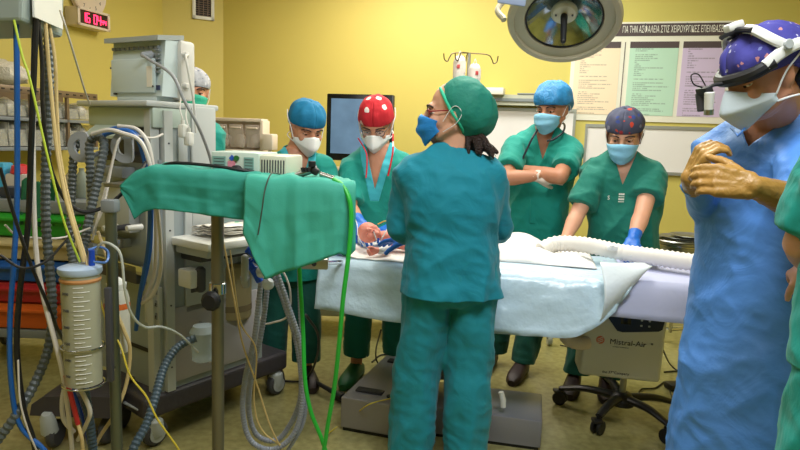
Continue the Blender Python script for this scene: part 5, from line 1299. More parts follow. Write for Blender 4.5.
# patient monitor on top, rear side to the camera
MR = math.radians(-30); ex2 = V((math.cos(MR), math.sin(MR), 0)); ey2 = V((-math.sin(MR), math.cos(MR), 0)); R2 = Matrix((ex2, ey2, UP)).transposed()
kb = V((-1.01, 2.63, 1.494))
def mq(x, y, z): return kb + ex2 * x + ey2 * y + UP * z
t = thing('patient_monitor', 'pale grey patient monitor seen from behind on top of the anaesthesia machine', 'monitor', mq(-.17, .08, 0))
m_mon = M('monitor_shell', (198, 212, 214), .42); m_mon2 = M('monitor_shell_warm', (206, 204, 198), .42)
build(MB().prism([mq(-.345, 0, .02), mq(-.005, 0, .02), mq(-.0, .02, .255), mq(-.34, .02, .255)], ey2 * .085), 'rear_shell', m_mon, t, smooth=False)
build(MB().box(mq(-.165, .12, .135), (.37, .08, .25), R2, bev=.015), 'front_shell', m_mon2, t)
build(MB().prism([mq(-.35, -.02, .245), mq(.0, -.02, .245), mq(.005, .11, .262), mq(-.345, .11, .262)], UP * .02), 'top_handle', M('monitor_handle', (160, 166, 164), .45), t, smooth=False)
build(MB().box(mq(-.18, -.004, .105), (.28, .014, .14), R2, bev=.004), 'rear_cover', m_mon, t)
v_ = MB()
for k in range(10): v_.box(mq(-.32 + k * .031, .009, .222), (.022, .012, .012), R2)
for k in range(6): v_.box(mq(-.035, .004, .12 + .018 * k), (.03, .012, .007), R2)
build(v_, 'vent_slots', m_mgrey, t)
for x, z in ((-.32, .14), (-.1, .195), (-.045, .06), (-.3, .03)): build(MB().cyl(mq(x, .0, z), mq(x, -.014, z), .004, n=8), 'screw', m_dgrey, t)
build(MB().box(mq(-.065, -.012, .10), (.034, .003, .085), R2), 'type_label', m_paper, t); build(MB().box(mq(-.022, -.004, .055), (.02, .004, .02), R2), 'blue_label', M('label_navy', (40, 50, 90), .5), t)
build(MB().box(mq(-.17, .06, .01), (.26, .12, .022), R2, bev=.005), 'foot', m_mon, t)
pl_ = build(MB().cyl(mq(-.07, .005, .19), mq(-.07, -.045, .185), .018, .012, n=14, bev=.003), 'power_plug', m_hook, t)
for z, y in ((.20, .10), (.07, .10)): build(MB().cyl(mq(.005, y, z), mq(.04, y, z), .016, .012, n=14, bev=.003), 'side_plug', m_mon2, t)
m_cab = M('cable_grey', (150, 152, 156), .45)
o = build(MB().tube(spl([mq(-.07, -.045, .185), mq(.0, -.06, .16), P(172, 75, 2.50), P(184, 100, 2.50), P(200, 130, 2.55), P(212, 165, 2.7), P(216, 200, 2.8)], 8), .0065, n=8), 'power_cable', m_cab); tag(o, 'grey power cable running from the patient monitor down its right side', 'cable')
o = build(MB().tube(spl([mq(.04, .10, .20), P(186, 58, 2.62), P(190, 80, 2.62), P(194, 105, 2.64), P(196, 133, 2.66)], 8), .005, n=8), 'sensor_cable', m_mon2); tag(o, 'pale sensor cable looping down beside the patient monitor', 'cable')
for (x, y) in ((183, 131), (189, 139)):
    c_ = P(x, y, 2.58); o = build(MB().box(c_, (.036, .03, .055), R2, bev=.008).cyl(c_ + UP * .025, c_ + UP * .045, .008, n=10), 'cable_plug', m_white); tag(o, 'white cable plug hanging on the side of the machine, %s of two' % ('upper left' if x == 183 else 'lower right'), 'plug', 'hanging white plugs')
    build(MB().tube(spl([c_ + UP * .045, P(x - 3, y - 22, 2.60), P(x - 2, y - 35, 2.66)], 6), .003, n=6), 'cord', m_mon2, o)
# red and clear things on the worktop
o = build(MB().box(Q(.12, .52, .99), (.16, .06, .13), RM_, bev=.02), 'sharps_container', M('red_plastic', (196, 30, 40), .4)); tag(o, 'red plastic box at the back of the machine worktop', 'box')
m_bagg = M('reservoir_green', (30, 176, 120), .35)
gb = P(238, 232, 2.86); f = MB().ell(gb, (.062, .055, .048), Matrix.Rotation(.2, 3, 'Y'), n=28, m=16); o = build(f, 'breathing_bag', m_bagg, ang=None); tag(o, 'rounded green breathing bag on the machine worktop', 'bag')
build(MB().lathe([(.018, 0), (.02, .02), (.03, .028), (.034, .05)], gb + V((.03, -.02, -.035)), (.6, -.5, -.4), 20), 'clear_mask', M('soft_clear', (226, 232, 224), .3, alpha=.85), o)
for k in range(5):
    x = .06 + .02 * (k % 3); f = MB().grid(lambda u, v: Q(.05 + .17 * u, .12 + .26 * v, .926 + .008 * k + .02 * abs(noise.noise(V((u * 3 + k, v * 3, k)))) + .02 * u * (1 - v)), 10, 10)
    o = build(f, 'wrapped_packet', m_bag if k % 2 else m_paper, ang=None); solid(o, .002, 0); tag(o, 'thin white wrapped packet on the machine worktop, ' + ('lowest', 'second from the bottom', 'middle', 'second from the top', 'topmost')[k] + ' of the pile', 'packet', 'wrapped packets piled on the machine worktop')

# ------------------------------------------------------------------ green draped tray with steel stand
m_dr = M('drape_green', (40, 146, 130), .7, bump=(4, .3, .8), weave=(200, .05)); m_dr2 = M('drape_green_light', (58, 166, 146), .7, bump=(4, .3, .8), weave=(200, .05))
Yt = 2.05
def lerp_prof(pts, u):
    for (a, ya), (b, yb_) in zip(pts, pts[1:]):
        if u <= b: return ya + (yb_ - ya) * (u - a) / max(1e-9, b - a)
    return pts[-1][1]
pole_b = P(216, 300, 2.10)
m_pole = M('stand_pole', (124, 120, 102), .35, .7)
t = thing('tray_stand', 'thick steel stand with black clamp knob carrying the green draped tray', 'stand', (pole_b.x, pole_b.y, 0))
topz = P(220, 190, 2.1).z
build(MB().cyl((pole_b.x, 2.12, .05), (pole_b.x, 2.12, topz), .0215, n=24), 'pole', m_pole, t)
ck = P(219, 288, 2.12); build(MB().lathe([(.028, -.02), (.03, -.018), (.03, .018), (.028, .02)], (pole_b.x, 2.12, ck.z), UP, 24), 'collar', m_chrome, t)
kk_ = P(211, 301, 2.06); build(MB().lathe([(.024, -.016), (.034, -.008), (.036, 0), (.034, .008), (.024, .016)], kk_, (-.2, -1, 0), 10), 'clamp_knob', m_black, t)
build(MB().cyl(kk_, V((pole_b.x, 2.12, kk_.z)), .008, n=8), 'clamp_screw', m_chrome, t)
build(MB().box((pole_b.x + .02, 2.15, topz + .006), (.74, .24, .012), Matrix.Rotation(-.04, 3, 'Z'), bev=.003), 'tray', m_steel, t)
for q in (-1, 0, 1): e = V((pole_b.x + q * .26, 2.12 + (.30 if q == 0 else -.12), .03)); lg = build(MB().tube([V((pole_b.x, 2.12, .07)), e], .018, n=8), 'leg', m_pole, t); build(MB().cyl(e + V((-.015, 0, 0)), e + V((.015, 0, 0)), .03, n=16), 'castor', m_black, lg)
def drape(name, x0, x1, topf, botf, Yf, seed, label, mat, amp=.007, back=.26, nu=60, nv=36, creases=()):
    def fn(u, v):
        x = x0 + (x1 - x0) * u; Yc = Yf(u) if callable(Yf) else Yf
        tp = P(x, lerp_prof(topf, u), Yc)
        if v < .35:
            q = 1 - v / .35; p = tp + V((-0.09 * q * u, back * q, .004 + .006 * noise.noise(V((u * 6, q * 4, seed))))); 
            p.z += .003 * math.sin(u * 20); return p
        q = (v - .35) / .65; bt = P(x, lerp_prof(botf, u), Yc); p = tp.lerp(bt, q)
        n = noise.noise(V((u * 5 + seed, q * 1.6, 0))); n2 = noise.noise(V((u * 11, q * 5, seed)))
        y = -amp * (1.6 * abs(n) + .5 * n2) * (.3 + q) - .012 * math.sin(min(1, q * 6) * PI / 2)
        for cu_, w_, d_, k_ in creases: y -= d_ * max(0, 1 - abs(u - cu_ - k_ * q) / w_) * (.25 + .75 * q)
        for cq in (.38, .72): y -= .0035 * max(0, 1 - abs(q - cq) / .03)
        p.y += y; return p
    o = build(MB().grid(fn, nu, nv), name, mat, ang=None); solid(o, .0025, 0); return tag(o, label, 'drape')
drape('green_drape', 122, 262, [(0, 184), (.09, 174), (.2, 166), (.5, 170), (1, 175)], [(0, 190), (.06, 205), (.10, 219), (.16, 212), (.26, 208), (.5, 212), (1, 222)], 2.02, 3, 'green surgical drape over the left half of the tray', m_dr, creases=((.28, .1, .015, 0), (.62, .08, .012, .02)))
drape('green_drape', 246, 356, [(0, 176), (.3, 178), (.6, 179), (1, 184)], [(0, 232), (.06, 244), (.2, 277), (.5, 266), (.62, 262), (.86, 252), (.93, 257), (1, 249)], lambda u: 1.98 - .02 * math.sin(u * 3), 8, 'green surgical drape over the right half of the tray hanging lower', m_dr2, creases=((.18, .22, .04, -.08), (.47, .10, .02, .0), (.8, .1, .012, .02)))

# capnograph box on the drape
a_ = P(221, 178, 2.17); Rg = Matrix.Rotation(math.radians(-7), 3, 'Z')
cg = P(258, 164, 2.20); zf = P(258, 177.5, 2.07).z
t = thing('gas_analyser', 'small pale box with vent slots and labels standing on the green drape', 'device', (cg.x, 2.22, cg.z - .05))
hh_ = .100; cgc = V((cg.x, 2.20, topz + .030 + hh_ / 2))
m_gas = M('device_mint', (200, 214, 204), .4); m_gas2 = M('device_cream', (208, 206, 186), .4)
build(MB().box(cgc + Rg @ V((-.045, 0, 0)), (.17, .20, hh_), Rg, bev=.006), 'main_case', m_gas, t); sidec = build(MB().box(cgc + Rg @ V((.085, .004, -.002)), (.098, .20, hh_ - .008), Rg, bev=.010), 'vented_end', m_gas2, t)
for k in range(9): build(MB().box(cgc + Rg @ V((.049 + .0095 * k, -.0965, .006)), (.004, .002, .045), Rg), 'vent_slot', m_dgrey, sidec)
for x, w_ in ((-.10, .046), (.005, .034)):
    lb = build(MB().box(cgc + Rg @ V((x, -.101, .006)), (w_, .003, .056), Rg), 'label', M('label_teal%d' % int(w_ * 1000), (130, 170, 164), .5), t)
    for k in range(5): build(MB().box(cgc + Rg @ V((x, -.103, .026 - .010 * k)), (w_ * .8, .001, .002), Rg), 'print_line', m_dgrey, lb)
build(MB().box(cgc + Rg @ V((-.056, -.102, -.012)), (.026, .003, .062), Rg), 'pink_label', M('label_pink', (226, 140, 160), .5), t)
build(MB().box(cgc + Rg @ V((-.054, -.103, .030)), (.014, .003, .016), Rg @ Matrix.Rotation(.7, 3, 'Y')), 'blue_sticker', M('sticker_blue', (40, 90, 190), .5), t)
build(MB().cyl(cgc + Rg @ V((-.038, -.100, .030)), cgc + Rg @ V((-.038, -.106, .030)), .009, n=16), 'green_knob', M('sticker_green', (40, 110, 50), .5), t)
build(MB().cyl(cgc + Rg @ V((-.034, -.100, -.012)), cgc + Rg @ V((-.034, -.125, -.012)), .019, n=18, bev=.004), 'black_socket', m_black, t)
# laryngoscope like camera handle with green light cable
f = MB(); f.tube([P(296, 176, 2.02), P(306, 172, 2.02), P(317, 168, 2.03)], [.010, .012, .013], n=12); 
o = build(f, 'camera_handle', m_steel); tag(o, 'steel and black endoscope camera lying on the green drape', 'endoscope')
build(MB().box(P(315, 171, 2.02), (.028, .03, .024), Matrix.Rotation(.5, 3, 'Y'), bev=.008), 'black_coupler', m_black, o); build(MB().cyl(P(312, 167, 2.01), P(312, 161, 2.01), .012, n=14, bev=.002), 'focus_ring', m_black, o)
for k in range(3): build(MB().cyl(P(303 + 3 * k, 172, 2.0), P(302 + 3 * k, 167.5, 2.0), .005, n=10), 'button', m_black, o)
build(MB().cyl(P(320, 174, 2.0), P(334, 179, 1.99), .008, .010, n=14), 'light_post', m_chrome, o)
m_green = M('green_cable', (40, 180, 60), .4)
o = build(MB().tube(spl([P(333, 179, 1.98), P(343, 186, 1.97), P(350, 202, 1.95), P(351, 225, 1.94), P(348, 260, 1.93), P(343, 300, 1.93), P(339, 345, 1.95), P(334, 390, 1.98), P(327, 430, 2.0), P(322, 470, 2.02), P(319, 545, 2.04)], 8), .0075, n=10), 'light_cable', m_green); tag(o, 'bright green light cable arching from the endoscope to the floor', 'cable')
o = build(MB().tube(spl([P(297, 225, 2.15), P(300, 280, 2.12), P(303, 330, 2.1), P(305, 380, 2.08), P(311, 412, 2.08), P(322, 440, 2.08), P(330, 470, 2.08), P(336, 530, 2.10)], 8), .0075, n=10), 'gas_hose', m_green); tag(o, 'second green hose hanging straight down from under the drape', 'hose')
m_thin = M('thin_dark_wire', (60, 70, 60), .5)
o = build(MB().tube(spl([P(280, 174, 2.05), P(271, 174, 1.96), P(265, 190, 1.93), P(262, 210, 1.92), P(258, 235, 1.92)], 8), .0022, n=6), 'thin_wire', m_thin); tag(o, 'thin dark wire hanging down over the fold of the green drape', 'cable')
o = build(MB().tube(spl([P(160, 166, 2.15), P(175, 163, 2.1), P(205, 165, 2.08), P(235, 169, 2.06), P(254, 172, 2.08)], 8), .0055, n=8), 'black_cable', m_black); tag(o, 'black cable lying along the top of the green drape', 'cable')

# ------------------------------------------------------------------ steel post with suction canisters at the near left
Yp = 1.92; pb_ = P(113, 300, Yp); ztop = P(115, 206, Yp).z
t = thing('pipe_stand', 'vertical grey steel tube with square cap in front of the anaesthesia machine', 'stand', (pb_.x, Yp, 0))
m_pipe = M('pipe_grey', (112, 118, 106), .3, .8)
build(MB().cyl((pb_.x, Yp, .02), (pb_.x, Yp, ztop), .0175, n=24), 'tube', m_pipe, t); build(MB().box((pb_.x, Yp, ztop + .0), (.045, .045, .04), bev=.006), 'cap', m_mgrey, t)
build(MB().lathe([(.16, 0), (.17, .01), (.15, .03), (.02, .045)], (pb_.x, Yp, 0), UP, 30), 'floor_plate', m_dgrey, t)
# big canister
m_can = M('canister_clear', (196, 196, 172), .18, alpha=.62); m_liq = M('canister_inner', (176, 176, 150), .4, alpha=.9)
Yc = 1.82; c0 = P(84, 383, Yc); c1 = P(84, 271, Yc); rC = .055; Hc = c1.z - c0.z
bz = c0.z
t = thing('suction_canister', 'large clear graduated suction canister with pale blue lid and blue elbow', 'canister', (c0.x, Yc, bz))
build(MB().lathe([(rC * .8, 0), (rC * .97, .004), (rC * .97, .02), (rC, Hc)], (c0.x, Yc, bz), UP, 36), 'canister_body', m_can, t)
build(MB().lathe([(rC * .7, .008), (rC * .86, .012), (rC * .9, Hc - .01)], (c0.x, Yc, bz), UP, 30), 'inner_liner', m_liq, t)
lid = build(MB().lathe([(rC + .003, Hc - .008), (rC + .007, Hc), (rC + .006, Hc + .012), (rC * .8, Hc + .018), (.0, Hc + .02)], (c0.x, Yc, bz), UP, 36), 'lid', M('lid_pale_blue', (176, 196, 222), .3), t)
m_blue = M('plastic_blue', (24, 70, 176), .35); build(MB().cyl(P(92, 268, Yc), P(91.5, 250, Yc), .009, n=14), 'blue_elbow', m_blue, lid)
build(MB().lathe([(rC + .001, Hc - .03), (rC + .003, Hc - .024), (rC + .001, Hc - .018)], (c0.x, Yc, bz), UP, 36, cap=False), 'orange_ring', M('ring_orange', (196, 140, 90), .4), t)
gr = MB()
for k in range(22):
    z = bz + .02 + (Hc - .06) * k / 21; a0_ = -PI / 2 + .1; L_ = .5 if k % 2 else .8
    gr.tube([V((c0.x + (rC + .0008) * math.cos(a0_ + L_ * j / 5), Yc + (rC + .0008) * math.sin(a0_ + L_ * j / 5), z)) for j in range(6)], .0012, n=4)
build(gr, 'graduation_marks', m_white, t)
for k in range(6):
    z = bz + .04 + (Hc - .1) * k / 5; a_ = -PI / 2 - .35; p = V((c0.x + (rC + .001) * math.cos(a_), Yc + (rC + .001) * math.sin(a_), z)); text(str(500 * (k + 1)), 'graduation_number', m_dgrey, t, face_M(p, V((-math.sin(a_), math.cos(a_), 0)), UP), .012)
for z in (bz + .12, bz + .0): build(MB().tube([V((c0.x + (rC + .005) * math.cos(a), Yc + (rC + .005) * math.sin(a), z)) for a in [2 * PI * k / 32 for k in range(32)]], .003, n=6, closed=True), 'holder_ring', m_chrome, t)
build(MB().box((c0.x + rC + .018, Yc + .02, bz + .15), (.018, .02, .30), bev=.003), 'holder_bracket', m_dgrey, t)
build(MB().tube([V((c0.x + rC + .02, Yc + .02, bz + .02)), V((pb_.x, Yp, bz + .02))], .006, n=8), 'holder_arm', m_chrome, t)
# small bottle behind the post
c_ = P(118, 345, 2.02); t = thing('suction_bottle', 'smaller white bottle with orange band behind the steel tube', 'bottle', (c_.x, 2.02, c_.z - .02))
build(MB().lathe([(.036, -.02), (.040, 0), (.040, .16), (.034, .185), (.026, .20)], (c_.x, 2.02, c_.z), UP, 28), 'bottle_body', M('bottle_white', (206, 204, 190), .35), t); build(MB().lathe([(.0405, .13), (.0415, .14), (.0405, .15)], (c_.x, 2.02, c_.z), UP, 28, cap=False), 'orange_band', M('band_orange', (216, 110, 50), .4), t)
build(MB().lathe([(.03, .195), (.032, .215), (.01, .235)], (c_.x, 2.02, c_.z), UP, 24), 'cap', m_white, t); build(MB().tube([V((c_.x, 2.02, c_.z + .0)), V((pb_.x, Yp, c_.z + .0))], .006, n=8), 'holder_arm', m_chrome, t)
# clear jar by the machine's side
c_ = P(203, 345, 2.50); t = thing('suction_jar', 'cloudy clear plastic jar hanging low on the side of the machine', 'jar', (c_.x, 2.50, c_.z - .05))
build(MB().lathe([(.03, -.07), (.045, -.06), (.05, .02), (.055, .06), (.04, .085), (.0, .09)], (c_.x, 2.50, c_.z), UP, 24), 'jar_body', M('jar_clear', (190, 206, 216), .15, alpha=.55), t); build(MB().tube([c_ + V((0, 0, .06)), side(200, 322)], .008, n=8), 'jar_hook', m_chrome, t)

# ------------------------------------------------------------------ ceiling pendant and hoses at the far left
Yn = 1.75
m_pend = M('pendant_grey', (150, 162, 158), .4)
t = thing('ceiling_pendant', 'pale grey green ceiling pendant with hoses hanging from its underside', 'pendant', P(5, 20, Yn + .15))
pA = P(-60, 0, Yn); zb2 = P(30, 19, Yn).z
pv = [P(-60, 23, Yn), P(22, 21, Yn), P(24, -70, Yn), P(-60, -70, Yn)]
o = build(MB().prism(pv, V((-.05, .30, 0))), 'pendant_body', m_pend, t, smooth=False); bv = o.modifiers.new('bevel', 'BEVEL'); bv.width = .01; bv.segments = 2
e0 = P(22.5, 14, Yn) + V((.004, .04, 0)); e1 = e0 + V((-.035, .21, 0)); build(MB().prism([e0, e1, e1 + UP * .2, e0 + UP * .2], V((.006, 0, 0))), 'white_panel', m_white, t, smooth=False)
tp_ = P(-20, -60, Yn + .15); build(MB().cyl(V((tp_.x, tp_.y, tp_.z)), V((tp_.x, tp_.y, CEIL)), .08, n=20), 'ceiling_tube', m_pend, t)
m_hblue = M('hose_blue', (28, 92, 170), .4); m_hblk = M('hose_black', (22, 22, 24), .4); m_hwht = M('hose_white', (212, 206, 198), .4); m_hyg = M('hose_yellow_green', (186, 208, 70), .4)
m_hbei = M('hose_beige_clear', (208, 184, 130), .3); m_corr = M('corrugated_grey', (84, 92, 94), .45); m_corr2 = M('corrugated_slate', (62, 80, 92), .45); m_corr3 = M('corrugated_lilac', (142, 148, 162), .35)
m_red = M('hose_red', (190, 40, 44), .4); m_yel = M('wire_yellow', (206, 186, 60), .45)
def cable(pts, r, mat, name, label, cat='hose', group=None, corr=None, n=8):
    pts = [P(*p) for p in pts]
    for p in pts: p.z = max(p.z, r + .002)
    mb = MB().hose(pts, r, corr[0] * 1.45, corr[1] - .07, 14) if corr else MB().tube(spl(pts, 8), r, n=n)
    o = build(mb, name, mat, ang=18 if corr else 35); tag(o, label, cat, group); return o
Y1 = 1.80
cable([(16, 18, Y1), (17, 80, Y1), (17, 200, Y1), (14, 260, Y1), (10, 320, Y1), (11, 380, Y1), (20, 425, Y1), (48, 455, Y1), (70, 500, 1.84)], .0078, m_hblue, 'gas_hose', 'straight blue gas hose hanging at the far left')
cable([(36, 18, Y1 + .02), (34, 70, Y1 + .02), (31, 150, Y1 + .02), (28, 225, Y1 + .02), (20, 290, Y1), (17, 350, Y1), (24, 410, Y1), (36, 455, Y1), (42, 560, Y1)], .0085, m_hblk, 'gas_hose', 'thick black gas hose hanging just right of the blue one')
cable([(38, 18, Y1 + .05), (42, 60, Y1 + .05), (43, 110, Y1 + .04), (50, 165, Y1 + .05), (65, 199, Y1 + .08), (86, 212, Y1 + .12), (112, 202, Y1 + .2), (134, 180, Y1 + .3), (146, 162, 2.3)], .0062, m_hblk, 'black_cable', 'black cable sagging from the pendant to the anaesthesia machine', 'cable')
cable([(0, 168, 1.7), (14, 215, 1.74), (30, 262, 1.76), (48, 305, 1.8), (58, 330, 1.9), (70, 350, 2.1), (90, 372, 2.3)], .005, m_hblk, 'black_cable', 'thin black cable slanting down from the left edge', 'cable')
cable([(0, 255, 1.7), (22, 268, 1.72), (45, 262, 1.78), (62, 245, 1.9), (80, 225, 2.1)], .004, m_hblk, 'black_cable', 'thin black cable curving low across the coloured drawers', 'cable')
cable([(34, 22, Y1 + .08), (33, 130, Y1 + .06), (35, 235, Y1 + .04), (42, 290, Y1 + .02), (54, 338, Y1), (62, 370, Y1), (66, 395, Y1 + .02), (72, 450, Y1 + .05), (74, 520, 1.9)], .0072, m_hwht, 'vacuum_hose', 'white vacuum hose hanging down to the left of the suction canister')
cable([(14, 20, Y1 - .05), (22, 55, Y1 - .05), (30, 80, Y1 - .05), (46, 150, Y1 - .04), (62, 215, Y1 - .02), (72, 243, Y1), (80, 262, Y1 + .02)], .0034, m_hyg, 'earth_wire', 'thin yellow green earth wire slanting down to the canister', 'wire')
cable([(45, 18, Y1 + .08), (50, 80, Y1 + .08), (57, 150, Y1 + .06), (65, 195, Y1 + .04), (76, 235, Y1 + .02), (84, 262, Y1 + .02)], .0058, m_hbei, 'suction_tube', 'translucent beige suction tube, left one of the pair above the canister', group='beige suction tubes')
cable([(48, 18, Y1 + .13), (55, 60, Y1 + .13), (57, 110, Y1 + .12), (60, 155, Y1 + .1), (70, 205, Y1 + .08), (80, 240, Y1 + .05), (88, 266, Y1 + .02)], .005, m_hbei, 'suction_tube', 'translucent beige suction tube, right one of the pair above the canister', group='beige suction tubes')
cable([(60, 10, Y1), (66, 28, Y1 + .02), (75, 58, Y1 + .1), (84, 88, Y1 + .3), (87, 97, 2.3), (90, 104, 2.45)], .0032, m_hwht, 'thin_wire', 'thin pale wire slanting from the pendant to the machine top', 'wire')
cable([(48, 18, 1.98), (49, 100, 1.98), (46, 160, 1.97), (46, 225, 1.95), (52, 300, 1.93), (49, 345, 1.9), (34, 385, 1.85), (14, 418, 1.8), (-6, 445, 1.78)], .0155, m_corr, 'corrugated_hose', 'long grey corrugated hose hanging at the left and curving off the edge', corr=(.012, .86))
cable([(92, 200, 2.33), (90, 160, 2.35), (90, 143, 2.36), (97, 136, 2.36), (104, 143, 2.34), (101, 165, 2.3), (92, 205, 2.26), (84, 245, 2.2), (80, 268, 2.1)], .0175, m_corr, 'corrugated_hose', 'grey corrugated hose looped over the left hose hook', corr=(.012, .86))
cable([(80, 138, 2.5), (74, 152, 2.48), (72, 190, 2.45), (70, 235, 2.4), (73, 262, 2.36), (80, 300, 2.3), (98, 345, 2.25)], .017, m_corr, 'corrugated_hose', 'grey corrugated hose hanging behind the left hose hook', corr=(.012, .86))
cable([(196, 338, 2.30), (184, 343, 2.28), (173, 352, 2.24), (163, 370, 2.18), (155, 398, 2.1), (146, 425, 2.04), (132, 452, 1.98), (118, 500, 1.95)], .0165, m_corr2, 'corrugated_hose', 'dark slate corrugated hose rising to the low jar on the machine', corr=(.010, .9))
cable([(84, 385, 1.9), (88, 410, 1.9), (92, 440, 1.92), (96, 480, 1.95)], .015, m_corr2, 'corrugated_hose', 'dark slate corrugated hose hanging under the suction canister', corr=(.010, .9))
cable([(100, 137, 2.36), (112, 132, 2.34), (128, 131, 2.32), (139, 142, 2.32), (146, 168, 2.32), (150, 205, 2.34), (148, 250, 2.36), (140, 295, 2.4), (136, 330, 2.44)], .009, m_hblue, 'gas_hose', 'blue hose looped over the right hose hook of the machine')
cable([(104, 131, 2.40), (120, 128, 2.38), (136, 134, 2.36), (145, 152, 2.36), (151, 190, 2.36), (150, 250, 2.4), (142, 290, 2.44)], .008, m_hblue, 'gas_hose', 'second blue hose behind the looped one at the machine rear')
cable([(92, 134, 2.32), (108, 130, 2.31), (122, 133, 2.30), (140, 141, 2.30), (150, 165, 2.30), (157, 205, 2.32), (161, 250, 2.34), (160, 275, 2.36), (152, 296, 2.38), (140, 304, 2.42)], .008, m_hwht, 'gas_hose', 'white hose looped beside the blue hose, front one of two', group='white looped hoses')
cable([(118, 126, 2.36), (138, 130, 2.34), (150, 150, 2.33), (155, 195, 2.34), (156, 250, 2.36), (153, 280, 2.4), (143, 300, 2.44)], .0075, m_hwht, 'gas_hose', 'white hose looped beside the blue hose, rear one of two', group='white looped hoses')
cable([(163, 134, 2.42), (152, 138, 2.38), (128, 135, 2.33), (118, 142, 2.30), (109, 175, 2.28), (100, 210, 2.24), (92, 240, 2.2)], .0045, m_hwht, 'sensor_cable', 'pale cable with plug slanting across the right hose hook', 'cable')
cable([(118, 140, 2.28), (111, 170, 2.26), (104, 205, 2.22), (94, 230, 2.18)], .004, m_hwht, 'sensor_cable', 'thin pale cable hanging from the right hose hook', 'cable')
cable([(96, 250, 1.86), (102, 243, 1.84), (112, 245, 1.82), (121, 256, 1.82), (125, 290, 1.84), (132, 315, 1.88), (145, 327, 1.95), (162, 327, 2.05), (180, 335, 2.2), (198, 352, 2.35)], .0042, M('tube_clear_pale', (206, 212, 206), .15, alpha=.8), 'suction_tube', 'clear tube from the canister lid across to the low jar')
cable([(94, 262, 1.80), (106, 262, 1.80), (108, 252, 1.84), (100, 247, 1.86), (88, 250, 1.84)], .004, M('tube_blue_clear', (90, 130, 200), .2, alpha=.85), 'suction_tube', 'short bluish tube coiled on the canister lid')
cable([(98, 232, 2.2), (108, 262, 2.1), (112, 300, 2.0), (124, 330, 1.98), (130, 350, 1.98), (126, 385, 1.98), (114, 415, 1.96), (98, 440, 1.95), (86, 470, 1.96)], .0062, m_hbei, 'suction_tube', 'beige tube curving past the steel tube towards the floor')
cable([(100, 300, 2.0), (108, 325, 1.97), (120, 345, 1.9), (130, 375, 1.88), (146, 396, 1.88), (158, 420, 1.88), (180, 452, 1.9), (196, 490, 1.95)], .0032, m_yel, 'earth_wire', 'thin yellow wire slanting across the lower left', 'wire')
cable([(65, 384, 1.86), (62, 402, 1.86), (64, 420, 1.86), (74, 432, 1.88)], .007, m_hwht, 'drain_tube', 'white tube bending below the canister on its left')
cable([(76, 384, 1.84), (84, 396, 1.83), (90, 412, 1.83), (86, 425, 1.85), (78, 440, 1.88)], .007, m_hwht, 'drain_tube', 'white tube bending below the canister on its right')
cable([(66, 375, 1.80), (71, 396, 1.80), (78, 424, 1.82)], .0075, m_red, 'drain_tube', 'short red tube below the canister')
cable([(70, 384, 1.88), (80, 410, 1.9), (92, 455, 1.95)], .006, m_blue, 'drain_tube', 'short blue tube below the canister')
cable([(78, 424, 1.82), (82, 440, 1.82), (84, 470, 1.85)], .006, m_hbei, 'drain_tube', 'beige tube leading on from the short red tube')
cable([(18, 360, 1.76), (20, 400, 1.76), (28, 430, 1.77), (40, 458, 1.8)], .0028, m_hwht, 'thin_wire', 'thin white wire beside the lower blue hose', 'wire')
cable([(5, 225, 1.9), (20, 236, 1.95), (60, 238, 2.05), (90, 228, 2.2)], .0035, m_hwht, 'thin_wire', 'thin grey wire crossing the green drawer', 'wire')
# breathing hoses from the machine, grey lilac, hanging in loops
cable([(262, 268, 2.35), (259, 300, 2.32), (254, 340, 2.3), (245, 380, 2.3), (243, 415, 2.3), (252, 442, 2.3), (275, 449, 2.3), (296, 430, 2.3), (303, 390, 2.3), (300, 345, 2.3), (288, 305, 2.3), (276, 270, 2.32)], .0115, m_corr3, 'breathing_hose', 'grey lilac corrugated breathing hose hanging in a loop, outer one', corr=(.008, .9), group='breathing hoses')
cable([(268, 268, 2.42), (266, 300, 2.4), (260, 340, 2.38), (251, 378, 2.38), (249, 412, 2.38), (258, 436, 2.38), (280, 438, 2.38), (300, 400, 2.38), (298, 350, 2.38), (284, 302, 2.38), (272, 270, 2.4)], .0115, m_corr3, 'breathing_hose', 'grey lilac corrugated breathing hose hanging in a loop, inner one', corr=(.008, .9), group='breathing hoses')
cable([(299, 268, 2.34), (300, 310, 2.33), (302, 345, 2.32), (305, 385, 2.32), (304, 420, 2.32), (290, 447, 2.32), (272, 470, 2.32)], .008, m_corr3, 'breathing_hose', 'grey lilac hose hanging beside the second green hose', corr=(.008, .92))
cable([(214, 196, 2.40), (225, 250, 2.35), (236, 310, 2.3), (243, 345, 2.28), (257, 385, 2.28), (270, 425, 2.28), (282, 450, 2.3)], .0035, m_hbei, 'thin_wire', 'thin beige wire crossing the breathing hoses', 'wire')
cable([(230, 250, 2.3), (240, 320, 2.28), (256, 350, 2.28), (254, 400, 2.28), (262, 430, 2.28), (285, 448, 2.3)], .0032, m_hbei, 'thin_wire', 'second thin beige wire hanging left of the breathing hoses', 'wire')
cable([(263, 265, 2.42), (280, 268, 2.4), (290, 290, 2.38), (288, 315, 2.38), (275, 322, 2.4), (262, 322, 2.42), (256, 300, 2.44)], .004, m_hwht, 'sampling_line', 'thin pale sampling line looping round the breathing hoses', 'tube')
